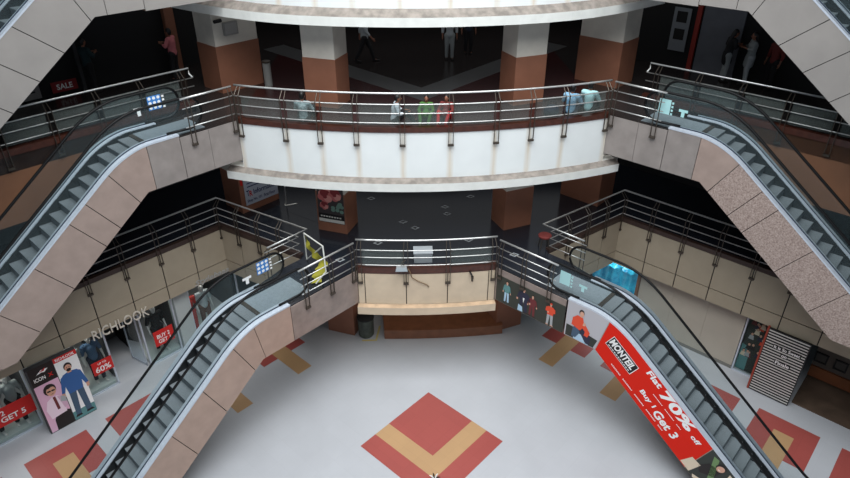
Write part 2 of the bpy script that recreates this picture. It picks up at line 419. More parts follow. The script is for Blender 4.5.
# ------------------------------------------------------------------ shared profiles
def arc(xe, ye, ym, n=24, over=0.0):           # shallow arc through (-xe,ye) (0,ym) (xe,ye)
    h = ye-ym; Rr = (xe*xe+h*h)/(2*h)
    out = []
    for i in range(n+1):
        x = -xe-over+(2*(xe+over))*i/n
        out.append(V(x, ym+Rr-math.sqrt(Rr*Rr-x*x), 0))
    return out
ARC1 = arc(2.225, 16.72, 16.58, 12)
ARC2 = arc(5.556, 18.02, 17.02, 28)
def arc3():
    ks = [(0,17.71),(.9,17.74),(1.78,17.83),(2.6,17.96),(3.47,18.17),(4.2,18.42),(4.9,18.74),(5.8,19.27),(6.6,19.85),(7.7,20.7)]
    pts = [V(-x, y, 0) for x, y in ks[::-1]]+[V(x, y, 0) for x, y in ks[1:]]
    return pts
ARC3 = arc3()
def offs(path, d):                             # offset a plan polyline to its left by d
    out = []
    for i, p in enumerate(path):
        ns = []
        for j in (i-1, i):
            if 0 <= j < len(path)-1:
                t = path[j+1]-path[j]; t = Vector((t.x, t.y, 0)).normalized(); ns.append(Vector((-t.y, t.x, 0)))
        n = sum(ns, Vector((0,0,0))).normalized()
        out.append(p+n*(d/max(.35, n.dot(ns[0]))))
    return out
def at_len(path, d):
    for i in range(len(path)-1):
        L = (path[i+1]-path[i]).length
        if d <= L+1e-6 or i == len(path)-2:
            t = (path[i+1]-path[i]).normalized(); return path[i]+t*d, t
        d -= L
def plen(path): return sum((path[i+1]-path[i]).length for i in range(len(path)-1))
def mir(p, s): return Vector((s*p.x, p.y, p.z))

# ------------------------------------------------------------------ lower floor with its inlaid pattern
def build_floor():
    mb = MB()
    mb.prism([V(-26,-14,-.3), V(26,-14,-.3), V(26,36,-.3), V(-26,36,-.3)], (0,0,.3), 0)
    z = .004
    # centre medallion: red square, tan elbow, red elbow
    T = V(.03,15.85,0); ex = V(R2,-R2,0); ey = V(-R2,-R2,0)
    def q(u, v, k=z): p = T+ex*u+ey*v; return V(p.x, p.y, k)
    mb.poly([q(0,0), q(1.9,0), q(1.9,1.9), q(0,1.9)], 1)
    mb.poly([q(1.9,0), q(2.5,0), q(2.5,2.5), q(0,2.5), q(0,1.9), q(1.9,1.9)], 2)
    mb.poly([q(2.5,0), q(3.14,0), q(3.14,3.14), q(0,3.14), q(0,2.5), q(2.5,2.5)], 1)
    for s in (-1, 1):
        for a0 in (.2, 2.68, 5.14, 7.6, 10.06):
            w = lambda a, b: W(a0+a, b, z, s)
            mb.poly([w(.65,1.8), w(1.25,1.8), w(1.25,4.15), w(.65,4.15)], 2)
            mb.poly([w(0,3.0), w(.65,3.0), w(.65,4.77), w(0,4.77)], 1)
            mb.poly([w(1.25,3.0), w(1.85,3.0), w(1.85,4.77), w(1.25,4.77)], 1)
            mb.poly([w(.65,4.15), w(1.25,4.15), w(1.25,4.77), w(.65,4.77)], 1)
    struct(mb, 'floor', [M_FLOOR, M_RED, M_TAN])
build_floor()

# ------------------------------------------------------------------ upper floors
def slab(name, outline_half, front, z, th, mats, extra):
    right = [p for p in outline_half]
    left = [mir(p, -1) for p in right][::-1]
    out = left+[V(p.x, p.y, 0) for p in front]+right
    mb = MB()
    mb.prism([V(p.x, p.y, z-th) for p in out], (0,0,th), 0)
    extra(mb, z+.004)
    struct(mb, name, mats)
FAR = 15.5
def marker(mb, x, y, z, mi, r=.17):
    mb.poly([V(x-r,y,z), V(x,y-r*.8,z), V(x+r,y,z), V(x,y+r*.8,z)], mi)
    r2 = r*.55; mb.poly([V(x-r2,y,z+.003), V(x,y-r2*.8,z+.003), V(x+r2,y,z+.003), V(x,y+r2*.8,z+.003)], 0)
def ex1(mb, z):
    for s in (-1, 1):
        p = [V(0,20.5,z), V(0,18.3,z), V(2.0,18.5,z), W(-.9,5.0,z), W(-.9,9.2,z), W(-4.3,9.2,z)]
        if s > 0: p = [V(0,20.5,z), V(0,18.3,z), V(2.0,18.5,z), W(-1.7,3.0,z), W(-4.3,6.5,z)]
        mb.poly([mir(q, s) for q in p], 1)
    for x, y in ((-.71,19.74),(-.3,19.29),(.86,20.8),(.9,20.26),(1.9,21.6),(-1.58,18.33),(-2.78,17.33),(1.5,18.4),(2.9,17.4),(-1.9,21.6)):
        marker(mb, x, y, z+.004, 2)
slab('floor', [W(0.05,.05,0), W(2.62,.05,0), W(2.62,1.6,0), W(1.5,1.84,0), W(.64,1.84,0), W(1.35,5.62,0), W(FAR,5.62,0), W(FAR,14,0), V(24,34,0)][0:], offs(ARC1,.12)[1:-1], H, .55, [M_F1, M_F1B, M_TILE], ex1)
def ex2(mb, z):
    for s in (-1, 1):
        p = [V(0,20.95,z), V(0,19.6,z), W(-3.9,9.5,z,1), W(-4.9,9.5,z,1)]
        mb.poly([mir(q, s) for q in p], 1)
        p = [V(0,19.6,z-.001), V(0,17.3,z-.001), W(1.2,3.5,z-.001), W(-3.9,8.5,z-.001)]
        mb.poly([mir(q, s) for q in p], 2)
slab('floor', [W(1.45,3.4,0), W(3.3,3.4,0), W(3.3,4.9,0), W(1.7,4.95,0), W(1.4,5.72,0), W(FAR,5.72,0), W(FAR,14,0), V(24,34,0)], offs(ARC2,.15)[1:-1], 2*H, .55, [M_F2, M_F2B, M_F2R], ex2)
slab('floor', [W(2.4,4.11,0), W(3.1,4.11,0), W(3.1,5.72,0), W(FAR,5.72,0), W(FAR,14,0), V(24,34,0)], offs(ARC3, .35)[1:-1], 3*H, .55, [M_F2], lambda m, z: None)
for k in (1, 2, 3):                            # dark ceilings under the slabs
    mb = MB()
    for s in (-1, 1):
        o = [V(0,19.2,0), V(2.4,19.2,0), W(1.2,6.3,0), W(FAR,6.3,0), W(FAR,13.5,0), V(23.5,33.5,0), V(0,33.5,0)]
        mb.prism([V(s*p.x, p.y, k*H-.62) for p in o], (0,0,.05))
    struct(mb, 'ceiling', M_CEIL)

# ------------------------------------------------------------------ balcony fronts
def panel_run(mb, path, joints, zs, gap, th, mp, mg, back=.05):
    """cladding panels hung in front of a dark backing; path runs with the hall on its right"""
    for i in range(len(path)-1):
        a, b = path[i], path[i+1]
    L = plen(path)
    js = [j for j in joints if 0 <= j <= L]
    for za, zb in zip(zs[:-1], zs[1:]):
        for j0, j1 in zip(js[:-1], js[1:]):
            n = max(1, int((j1-j0)/.35)) if len(path) > 4 else 1
            pts = [at_len(path, j0+gap/2+(j1-j0-gap)*k/n) for k in range(n+1)]
            for k in range(n):
                (p, t), (q, t2) = pts[k], pts[k+1]
                nr = Vector((t.y, -t.x, 0)); nr2 = Vector((t2.y, -t2.x, 0))
                if k == 0: nr = Vector((t.y, -t.x, 0))
                z0, z1 = zb+gap/2, za-gap/2
                base = [p+V(0,0,z0), q+V(0,0,z0), q+V(0,0,z1), p+V(0,0,z1)]
                mb.add(base+[base[0]+nr*th, base[1]+nr2*th, base[2]+nr2*th, base[3]+nr*th],
                       [[4,5,6,7],[0,1,5,4],[1,2,6,5],[2,3,7,6],[3,0,4,7]], mp)
    pp = [at_len(path, L*k/max(2, 3*len(path)))[0] for k in range(max(2, 3*len(path))+1)]
    q = offs(pp, back)
    for k in range(len(pp)-1):
        mb.prism([pp[k]+V(0,0,zs[-1]), pp[k+1]+V(0,0,zs[-1]), q[k+1]+V(0,0,zs[-1]), q[k]+V(0,0,zs[-1])], (0,0,zs[0]-zs[-1]), mg)
def band(mb, path, prof, mi):
    """sweep a closed (offset to the right, z) section along a plan path"""
    rings = [offs(path, -d) for d, z in prof]
    n = len(prof)
    for i in range(len(path)-1):
        for k in range(n):
            k2 = (k+1) % n
            mb.add([rings[k][i]+V(0,0,prof[k][1]), rings[k][i+1]+V(0,0,prof[k][1]), rings[k2][i+1]+V(0,0,prof[k2][1]), rings[k2][i]+V(0,0,prof[k2][1])], [[0,1,2,3]], mi[k] if isinstance(mi, (list, tuple)) else mi)
    for e in (0, -1): mb.poly([rings[k][e]+V(0,0,prof[k][1]) for k in range(n)], mi[0] if isinstance(mi, (list, tuple)) else mi)

# side wings, first upper floor: cream panels, brown kerb
for s, nm in ((-1, 'left'), (1, 'right')):
    mb = MB()
    path = [W(1.35,5.62,0), W(FAR,5.62,0)]
    js = [1.17*k for k in range(13)]
    def mirror(mb):
        if s < 0: mb.v = [mir(p, -1) for p in mb.v]
    panel_run(mb, path, js, [4.42,3.14,2.6], .035, .04, 0, 1, .3)
    p2 = [W(.64,1.84,0), W(1.35,5.62,0)]
    panel_run(mb, p2, [0,.96,1.92,2.88,3.84], [4.42,3.14,2.6], .035, .04, 0, 1, .3)
    p3 = [W(2.0,1.84,0), W(.64,1.84,0)]
    panel_run(mb, p3, [0,.68,1.36], [4.42,3.14], .035, .04, 0, 1, .1)
    mirror(mb)
    struct(mb, 'wall_'+nm, [M_CREAM, M_BLACK])
    mb = MB(); band(mb, [W(.64,1.95,0), W(1.35,5.62,0), W(FAR,5.62,0)], [(.05,4.42),(.05,4.58),(-.12,4.58),(-.12,4.42)], 0); mirror(mb)
    struct(mb, 'trim_'+('1' if s < 0 else '2'), mat('dark_kerb', (54,38,32), .4, noise=.2, nscale=5))
    # second upper floor wing: brown painted front and kerb
    mb = MB(); band(mb, [W(1.26,5.72,0), W(FAR,5.72,0)], [(.0,7.0),(.0,8.9),(-.25,8.9),(-.25,7.0)], 0); mirror(mb)
    struct(mb, 'wall_upper_'+nm, M_BROWNWALL)
    mb = MB(); band(mb, [W(1.26,5.72,0), W(FAR,5.72,0)], [(.04,8.9),(.04,9.08),(-.18,9.08),(-.18,8.9)], 0); mirror(mb)
    struct(mb, 'trim_'+('3' if s < 0 else '4'), M_KERB)
# centre, first upper floor
mb = MB()
L1 = plen(ARC1)
panel_run(mb, ARC1, [.02, L1/2-1.98, L1/2-.66, L1/2+.66, L1/2+1.98, L1-.02], [4.42,3.22], .03, .03, 0, 1, .2)
band(mb, ARC1, [(.0,2.9),(.18,2.9),(.18,3.18),(.03,3.22),(-.2,3.22),(-.2,2.9)], [0,0,2,0,0,0])
struct(mb, 'wall_centre', [M_CREAM2, M_BLACK, mat('tan_ledge', (190,162,132), .6, noise=.15, nscale=4)])
mb = MB(); band(mb, ARC1, [(.04,4.42),(.04,4.62),(-.2,4.62),(-.2,4.42)], 0); struct(mb, 'trim_5', M_KERB)
# curved balcony, second upper floor
mb = MB()
A2X = arc(5.556, 18.02, 17.02, 32, .45)
band(mb, ARC2, [(0,7.5),(0,8.95),(-.25,8.95),(-.25,7.5)], 0)
band(mb, A2X, [(.0,7.17),(.22,7.17),(.22,7.43),(.0,7.53),(-.3,7.53),(-.3,7.17)], [1,1,2,1,1,1])
struct(mb, 'wall_balcony', [M_WHITE, M_LIP, M_LEDGE])
mb = MB(); band(mb, ARC2, [(.03,8.95),(.03,9.1),(-.2,9.1),(-.2,8.95)], 0); struct(mb, 'trim_6', M_KERB)
# curved balcony at the top of the view
mb = MB()
A3 = offs(ARC3, .25)
band(mb, A3, [(0,12.1),(0,13.43),(-.25,13.43),(-.25,12.1)], 0)
band(mb, A3, [(.0,11.7),(.25,11.7),(.25,11.95),(.0,12.14),(-.3,12.14),(-.3,11.7)], [1,1,2,1,1,1])
struct(mb, 'wall_top_balcony', [M_WHITE, M_LIP, M_LEDGE])

# ------------------------------------------------------------------ dark shop walls behind, hall walls
mb = MB()
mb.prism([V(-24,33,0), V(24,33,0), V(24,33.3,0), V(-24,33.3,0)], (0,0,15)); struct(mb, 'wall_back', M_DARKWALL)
for s, nm in ((-1, 'far_left'), (1, 'far_right')):
    mb = MB()
    for z0, b in ((0,9.5), (H,9.9), (2*H,9.65)):
        pts = [W(-3.4,b,z0,s), W(16.5,b,z0,s), W(16.5,b+.2,z0,s), W(-3.4,b+.2,z0,s)]
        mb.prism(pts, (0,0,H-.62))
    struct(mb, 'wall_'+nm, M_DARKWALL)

# ------------------------------------------------------------------ columns
def column(x, y, ux, uy, w, d, label, z0, group):
    """near corner, direction of first face, width and depth"""
    t = thing('column', label, 'column', (0,0,0), group)
    u = V(ux, uy, 0).normalized(); v = V(-u.y, u.x, 0)
    c = V(x, y, 0)+u*w/2+v*d/2; t.location = (c.x, c.y, z0)
    m = MB(); m.prism([c-u*w/2-v*d/2+V(0,0,z0), c+u*w/2-v*d/2+V(0,0,z0), c+u*w/2+v*d/2+V(0,0,z0), c-u*w/2+v*d/2+V(0,0,z0)], (0,0,1.5)); m.build('brown_base', M_BROWN, t)
    e = .015
    m = MB(); m.prism([c-u*(w/2-e)-v*(d/2-e)+V(0,0,z0+1.5), c+u*(w/2-e)-v*(d/2-e)+V(0,0,z0+1.5), c+u*(w/2-e)+v*(d/2-e)+V(0,0,z0+1.5), c-u*(w/2-e)+v*(d/2-e)+V(0,0,z0+1.5)], (0,0,H-.62-1.5)); m.build('cream_shaft', M_COLCREAM, t)
    return t, c, u, v
LV = ['on the ground under the centre', 'on the first upper floor behind the centre railing', 'on the second upper floor behind the curved balcony']
for k in range(3):
    z0 = k*H
    for s in (-1, 1):
        sd = 'left' if s < 0 else 'right'
        if s > 0: column(2.78, 18.99, 1.02, .39, 1.09, .9, 'narrow brown and cream column %s, right one of the middle pair' % LV[k], z0, None)
        else: column(-3.66, 19.35, 1.02, -.39, 1.09, .9, 'narrow brown and cream column %s, left one of the middle pair' % LV[k], z0, None)
        if k:
            # wide corner pillar, one face towards the hall
            if s > 0: column(5.4, 21.72, 1, -1, 1.6, 1.12, 'wide brown and cream pillar at far right %s' % LV[k], z0, None)
            else: column(-6.53, 20.59, 1, 1, 1.6, 1.12, 'wide brown and cream pillar at far left %s' % LV[k], z0, None)

# dark brown plinth step under the centre
mb = MB()
pl = [p for p in arc(3.0, 18.85, 18.68, 24) if p.x > -1.7]; bk = [V(3.0,21.5,0), V(-1.7,21.5,0)]
mb.prism(pl+bk, (0,0,.4)); struct(mb, 'trim_7', mat('brown_plinth', (136,88,62), .35, noise=.15, nscale=3))
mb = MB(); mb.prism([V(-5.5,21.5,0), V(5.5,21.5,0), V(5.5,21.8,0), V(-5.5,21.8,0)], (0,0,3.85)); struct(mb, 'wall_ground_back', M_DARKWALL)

# ------------------------------------------------------------------ railings
def railing(label, path, z0, posts, s=1, glass=(), end0=False, end1=False, drop=.45, lean=.13):
    """plan path with the floor on its left; posts are lengths along it"""
    top = offs(path, lean); low = offs(path, -.05)
    m0 = mir(path[len(path)//2], s)
    t = thing('railing', label, 'railing', (m0.x, m0.y, z0))
    Z = lambda P, z: [mir(V(p.x, p.y, z), s) for p in P]
    pt = Z(top, z0+1.05)
    if end0: pt = [mir(V(low[0].x, low[0].y, z0+.8), s), mir(V(top[0].x, top[0].y, z0+.88), s)]+pt
    if end1: pt = pt+[mir(V(top[-1].x, top[-1].y, z0+.88), s), mir(V(low[-1].x, low[-1].y, z0+.8), s)]
    MB().tube(pt, .029, 10).build('top_rail', M_STEEL, t, smooth=True)
    for z in (.79, .53, .25): MB().tube(Z(low, z0+z), .016, 8).build('rail', M_STEEL, t, smooth=True)
    for d in posts:
        p, tg = at_len(path, d); n = Vector((-tg.y, tg.x, 0)); m = MB()
        for q in (-.065, .065):
            o = p+tg*q-n*.085
            m.box(mir(V(o.x, o.y, z0+(.82-drop)/2), s), mir(tg*.008, s), mir(n*.02, s), V(0,0,(.82+drop)/2))
            a = V(o.x, o.y, z0+.8); b = p+n*lean+tg*q*.75; b = V(b.x, b.y, z0+1.03)
            m.tube([mir(a, s), mir(b, s)], .013, 6)
        o = p-n*.085
        m.box(mir(V(o.x, o.y, z0-drop+.03), s), mir(tg*.085, s), mir(n*.032, s), V(0,0,.03))
        m.build('post', M_STEELD, t)
    for d0, d1 in glass:
        n = max(1, int((d1-d0)/.3)); P = []
        for k in range(n+1):
            p, tg = at_len(path, d0+(d1-d0)*k/n); P.append(p+Vector((-tg.y, tg.x, 0))*.01)
        m = MB(); m.strip(Z(P, z0+.16), Z(P, z0+.8)); m.build('glass_panel', M_INFILL, t, keep_normals=True)
    return t
for s, sd in ((-1, 'left'), (1, 'right')):
    p = [W(2.0,1.84,0), W(.64,1.84,0), W(1.35,5.62,0), W(12.5,5.62,0)]
    l1, l2 = 1.36, 1.36+3.846
    railing('long steel railing around the %s wing of the first upper floor above cream panels' % sd, p, H,
            [.1, l1+.96, l1+1.92, l1+2.9]+[l2+1.17*k for k in range(10)], s, end0=False)
    railing('short steel railing on the near side of the %s landing bridge, first upper floor' % sd, [W(0.05,0,0), W(2.15,0,0)], H, [.12,1.0,1.95], s, drop=.3, lean=.0)
    railing('short steel railing on the near side of the %s landing bridge, second upper floor' % sd, [W(1.42,3.31,0), W(3.0,3.31,0)], 2*H, [.08,1.42], s, drop=.3, lean=.0)
    railing('long steel railing of the %s wing on the second upper floor above brown wall' % sd, [W(1.3,5.72,0), W(12.5,5.72,0)], 2*H, [.35+1.3*k for k in range(9)], s, glass=[(.45+1.3*k, 1.55+1.3*k) for k in range(8)], end0=True)  # wing panes added to stand in for light reflections between the rails
railing('centre steel railing of the first upper floor above three cream panels', ARC1, H, [.12, L1/2-.66, L1/2+.66, L1-.12], glass=((.2, L1/2-.72), (L1/2+.72, L1-.2)))
L2 = plen(ARC2)
px = sorted([-5.45,-4.05,-3.02,-1.98,-.68,.68,1.98,3.02,4.05,5.45]); ps = [L2/2+x*1.012 for x in px]
railing('curved steel railing on top of the white balcony', ARC2, 2*H, ps, glass=[(a+.08, b-.08) for a, b in zip(ps[:-1], ps[1:])])

# ------------------------------------------------------------------ escalators
def blend(t, w=.75): return 0 if t < -w else (t if t > w else (t+w)**2/(4*w))
def escalator(label, s, z0, zl, b0, a_s, a_k, a_kb, mats, seams, wid=1.5, sign=None, nsteps=None, detail=True):
    """b0: outer cladding line, a_s: start of cladding, a_k / a_kb: bend of deck and of the underside"""
    root = W(a_s, b0+wid/2, z0, s)
    t = thing('escalator', label, 'escalator', root)
    a_e = a_k+(z0-zl)/SL
    def dk(a): return max(z0+.13-SL*blend(a-a_k), zl+.13) if a < a_e-.75 else z0+.13-SL*(a_e-a_k)+SL*blend(a_e-a)
    def zb(a): return max(z0-1.2-(SL*(a-a_kb) if a > a_kb else 0), zl+.0)
    a_end = a_e+1.6
    A = [a_s+(a_end-a_s)*i/90 for i in range(91)]
    # cladding panels on the near side
    def poly(c0, c1, bb):
        (at0, ab0), (at1, ab1) = c0, c1
        top = [a for a in A if at0 < a < at1]; bot = [a for a in A if ab0 < a < ab1]
        if ab0 < a_kb < ab1: bot = sorted(bot+[a_kb])
        P = [(at0, dk(at0)-.02)]+[(a, dk(a)-.02) for a in top]+[(at1, dk(at1)-.02)]+[(ab1, zb(ab1))]+[(a, zb(a)) for a in bot[::-1]]+[(ab0, zb(ab0))]
        return [W(a, bb, z, s) for a, z in P]
    nrm = W(0,-1,0,s)-W(0,0,0,s)
    cuts = [(a_s, a_s)]+list(seams)
    while cuts[-1][0] < a_end-1.3: cuts.append((cuts[-1][0]+1.08, min(cuts[-1][1]+1.08, a_end)))
    cuts.append((a_end, a_end))
    for i, (c0, c1) in enumerate(zip(cuts[:-1], cuts[1:])):
        g = .008
        m = MB(); m.prism(poly((c0[0]+g, c0[1]+g), (c1[0]-g, c1[1]-g), b0), nrm*.03); m.build('cladding_panel', mats[min(i, len(mats)-1)], t)
    m = MB(); m.prism(poly((a_s, a_s), (a_end, a_end), b0+wid), nrm*-.03); m.build('far_cladding', mats[-1], t)
    m = MB(); m.strip([W(a, b0+.01, zb(a)+.01, s) for a in A], [W(a, b0+wid-.01, zb(a)+.01, s) for a in A])
    m.prism([W(a_s,b0+.01,z0-1.19,s), W(a_s,b0+wid-.01,z0-1.19,s), W(a_s,b0+wid-.01,z0-.05,s), W(a_s,b0+.01,z0-.05,s)], W(.03,0,0,s)-W(0,0,0,s))
    m.strip([W(a, b0+.02, zb(a)+.3, s) for a in A], [W(a, b0+.02, dk(a)-.1, s) for a in A])
    m.build('truss_casing', M_BLACK, t)
    # decks, skirts, gaskets
    def sweep(m, b1, b2, h1, h2, mi=0, A=A):
        r = [[W(a, b, dk(a)+h, s) for a in A] for b, h in ((b1,h1),(b2,h1),(b2,h2),(b1,h2))]
        for k in range(4): m.strip(r[k], r[(k+1) % 4], mi)
        m.poly([r[k][0] for k in range(4)], mi); m.poly([r[k][-1] for k in range(4)], mi)
    e1 = wid-.25
    for c0, c1, g in ((-.04, .25, .13), (e1, wid+.04, wid-.13)):
        m = MB(); sweep(m, b0+c0, b0+c1, -.05, 0.0); sweep(m, b0+g-.012, b0+g+.012, 0, .025, 1); dkm = m.build('deck_trim', [M_ALU, M_BLUELINE], t)
    for c in (.25, e1):
        m = MB(); m.strip([W(a, b0+c, dk(a)-.03, s) for a in A], [W(a, b0+c, dk(a)-.5, s) for a in A]); m.build('skirt_panel', M_SKIRT, t)
    # balustrades with rounded newels at both ends, handrails
    a_n = a_s-.85; rr = .42
    def hz(a): return dk(max(a, a_s))
    AA = [a_n+rr*(1-math.cos(math.pi/2*k/8)) for k in range(9)]+[a_n+rr+.1+(a_end+.5-a_n-rr)*i/80 for i in range(80)]
    aw = a_end+.9
    AA += [aw-rr*(1-math.cos(math.pi/2*(8-k)/8)) for k in range(9)]
    AA = sorted(AA)
    for c in (.13, wid-.13):
        lo, hi = [], []
        for a in AA:
            zc = dk(min(max(a, a_s), a_end)); d = None
            if a < a_n+rr: d = math.sqrt(max(0, rr*rr-(a_n+rr-a)**2))
            elif a > aw-rr: d = math.sqrt(max(0, rr*rr-(a-aw+rr)**2))
            lo.append(W(a, b0+c, zc+(.02 if d is None else .46-d), s)); hi.append(W(a, b0+c, zc+(.88 if d is None else .46+d), s))
        m = MB(); m.strip(lo, hi); gl = m.build('glass_balustrade', M_GLASS, t, keep_normals=True)
        path = [W(a_s+.25, b0+c, dk(a_s)+.04, s)]
        for k in range(13):
            an = -math.pi/2-math.pi*k/12
            path.append(W(a_n+rr+rr*1.05*math.cos(an), b0+c, z0+.13+.46+rr*1.05*math.sin(an), s))
        path += [W(a, b0+c, dk(min(max(a, a_s), a_end))+.9, s) for a in AA if a_n+rr+.05 < a < aw-rr-.05]
        for k in range(13):
            an = math.pi/2-math.pi*k/12
            path.append(W(aw-rr+rr*1.05*math.cos(an), b0+c, zl+.13+.46+rr*1.05*math.sin(an), s))
        m = MB(); m.tube(path, .038, 8); m.build('handrail', M_RUBBER, t, smooth=True)
        if sign and abs(c-sign[0]) < .01:
            for (sa, sz, w, h, mt, st) in sign[1]:
                fr = side_frame(s, sa, b0+c, dk(sa)+sz)
                m = MB()
                if st == 'grid':
                    m.prism([fr.p(-w/2,-h/2,.012), fr.p(w/2,-h/2,.012), fr.p(w/2,h/2,.012), fr.p(-w/2,h/2,.012)], fr.n*.006, 0)
                    for i in range(3):
                        for j in range(3): flat_ell(m, fr, -w/2+w*(i+.5)/3, -h/2+h*(j+.5)/3, w*.12, h*.12, .022, 1, 10)
                    for j in range(4): flat(m, fr, [(w*.58, -h/2+h*j/4), (w*.75, -h/2+h*j/4), (w*.75, -h/2+h*(j+.6)/4), (w*.58, -h/2+h*(j+.6)/4)], .02, 1)
                elif st == 'plain':
                    m.prism([fr.p(-w/2,-h/2,.012), fr.p(w/2,-h/2,.012), fr.p(w/2,h/2,.012), fr.p(-w/2,h/2,.012)], fr.n*.006, 0)
                    for j in range(4): flat(m, fr, [(w*.58, -h/2+h*j/4), (w*.75, -h/2+h*j/4), (w*.75, -h/2+h*(j+.6)/4), (w*.58, -h/2+h*(j+.6)/4)], .02, 0)
                else:                           # small arrow-like mark
                    flat(m, fr, [(-w/2, h*.15), (w/2, h*.15), (w/2, h/2), (-w/2, h/2)], .02, 0)
                    flat(m, fr, [(-w*.18, -h/2), (w*.18, -h/2), (w*.18, h*.15), (-w*.18, h*.15)], .02, 0)
                o = m.build('sticker', mt, gl)
    # landing plate, comb and steps
    m = MB(); m.prism([W(a_n-.1,b0+.25,z0-.03,s), W(a_s+.72,b0+.25,z0-.03,s), W(a_s+.72,b0+e1,z0-.03,s), W(a_n-.1,b0+e1,z0-.03,s)], (0,0,.045)); m.build('landing_plate', M_PLATE, t)
    m = MB(); m.prism([W(a_s+.72,b0+.25,z0-.05,s), W(a_s+.84,b0+.25,z0-.05,s), W(a_s+.84,b0+e1,z0-.05,s), W(a_s+.72,b0+e1,z0-.05,s)], (0,0,.06)); m.build('comb', M_STEELD, t)
    a = a_s+.84; k = 0
    while a < a_e+.6 and k < (nsteps or 99):
        z = z0-.0-SL*blend(a+.0-a_k+.35, .6); z = max(z, zl)
        m = MB()
        m.prism([W(a+.004,b0+.255,z-.3,s), W(a+.318,b0+.255,z-.3,s), W(a+.318,b0+e1-.005,z-.3,s), W(a+.004,b0+e1-.005,z-.3,s)], (0,0,.275), 1)
        m.prism([W(a+.0,b0+.255,z-.025,s), W(a+.318,b0+.255,z-.025,s), W(a+.318,b0+e1-.005,z-.025,s), W(a+.0,b0+e1-.005,z-.025,s)], (0,0,.025), 0)
        m.build('step', [M_TREAD, M_RISER], t)
        a += .318; k += 1
    return t
WH = M_TXT
M_BLUE = mat('sticker_blue', (60,130,205), .4)
M_CYAN = mat('sticker_pale_cyan', (170,215,215), .4)
G1 = [M_GRAN]; 
seam1 = [(3.83,3.61),(4.55,4.0)]
seam2 = [(4.19,4.18),(5.34,4.70),(6.08,5.38),(6.58,5.86)]
escalator('lower left escalator with plain pinkish granite side, steps going up to the first upper floor', -1, H, 0, 0, 2.58, 4.1, 3.70, [M_GRAN1], seam1,
          sign=(1.37, [(2.45,.62,.42,.42,[M_BLUE,WH],'grid'), (3.02,.42,.3,.24,WH,'t')]))
escalator('lower right escalator carrying the red sale banner along its side', 1, H, 0, 0, 2.62, 4.1, 3.70, [M_GRAN1], seam1,
          sign=(.13, [(2.35,.5,.34,.44,M_CYAN,'plain'), (2.95,.42,.26,.22,M_CYAN,'t')]))
escalator('middle left escalator with smooth beige stone side, rising to the second upper floor', -1, 2*H, H, 3.31, 3.24, 4.73, 4.42, [M_GRAN2, M_GRAN, M_GRAN, M_GRAN], seam2,
          sign=(1.37, [(3.1,.55,.40,.40,[M_BLUE,WH],'grid'), (3.6,.4,.28,.24,WH,'t')]))
escalator('middle right escalator with rough speckled stone side, rising to the second upper floor', 1, 2*H, H, 3.31, 3.24, 4.73, 4.42, [M_GRAN2, M_GRAN, M_GRANS], seam2,
          sign=(.13, [(2.95,.5,.34,.42,M_CYAN,'plain'), (3.5,.42,.26,.22,M_CYAN,'t')]))
seam3 = [(4.03,4.03),(5.0,4.45),(6.22,5.26),(6.95,5.98),(7.7,6.75)]
escalator('upper escalator crossing the top left corner, only its grey side and underside showing', -1, 3*H, 2*H, 4.11, 3.05, 4.62, 4.34, [M_GRAN3], seam3, wid=1.38)
escalator('upper escalator crossing the top right corner, only its grey side and underside showing', 1, 3*H, 2*H, 4.11, 3.05, 4.62, 4.34, [M_GRAN3], seam3, wid=1.38)
# stone fronts of the landing bridges
M_GRANBR = mat('brown_granite_front', (140,126,118), .25, noise=.14, nscale=3, detail=10)
for s, nm in ((-1, 'left'), (1, 'right')):
    mb = MB(); d = W(0,-.03,0,s)-W(0,0,0,s)
    mb.prism([W(0.0,0,3.3,s), W(2.57,0,3.3,s), W(2.57,0,4.52,s), W(0.0,0,4.52,s)], d)
    mb.prism([W(0.0,.02,3.3,s), W(2.57,.02,3.3,s), W(2.57,1.6,3.3,s), W(0.0,1.6,3.3,s)], (0,0,.08))
    struct(mb, 'wall_bridge_'+nm, M_GRANBR)
    mb = MB()
    for a0, a1 in ((1.4,2.35), (2.36,3.23)): mb.prism([W(a0,3.31,7.8,s), W(a1,3.31,7.8,s), W(a1,3.31,9.02,s), W(a0,3.31,9.02,s)], d)
    mb.prism([W(1.4,3.33,7.8,s), W(3.23,3.33,7.8,s), W(3.23,4.85,7.8,s), W(1.4,4.85,7.8,s)], (0,0,.08))
    struct(mb, 'wall_upper_bridge_'+nm, M_GRAN2)
    mb = MB()
    mb.prism([W(.9,4.11,12.25,s), W(3.04,4.11,12.25,s), W(3.04,4.11,13.6,s), W(.9,4.11,13.6,s)], d)
    mb.prism([W(.9,4.13,12.25,s), W(3.04,4.13,12.25,s), W(3.04,5.62,12.25,s), W(.9,5.62,12.25,s)], (0,0,.08), 1)
    struct(mb, 'wall_top_bridge_'+nm, [M_GRAN3, M_BROWNWALL])
    for k, b in ((1, 3.31), (2, 4.11)):          # floor pieces where the upper flights land, beyond the picture
        mb = MB(); a0 = 10.2
        mb.prism([W(a0,b-.2,k*H-.4,s), W(14.5,b-.2,k*H-.4,s), W(14.5,5.75,k*H-.4,s), W(a0,5.75,k*H-.4,s)], (0,0,.39)); struct(mb, 'floor', M_F1)

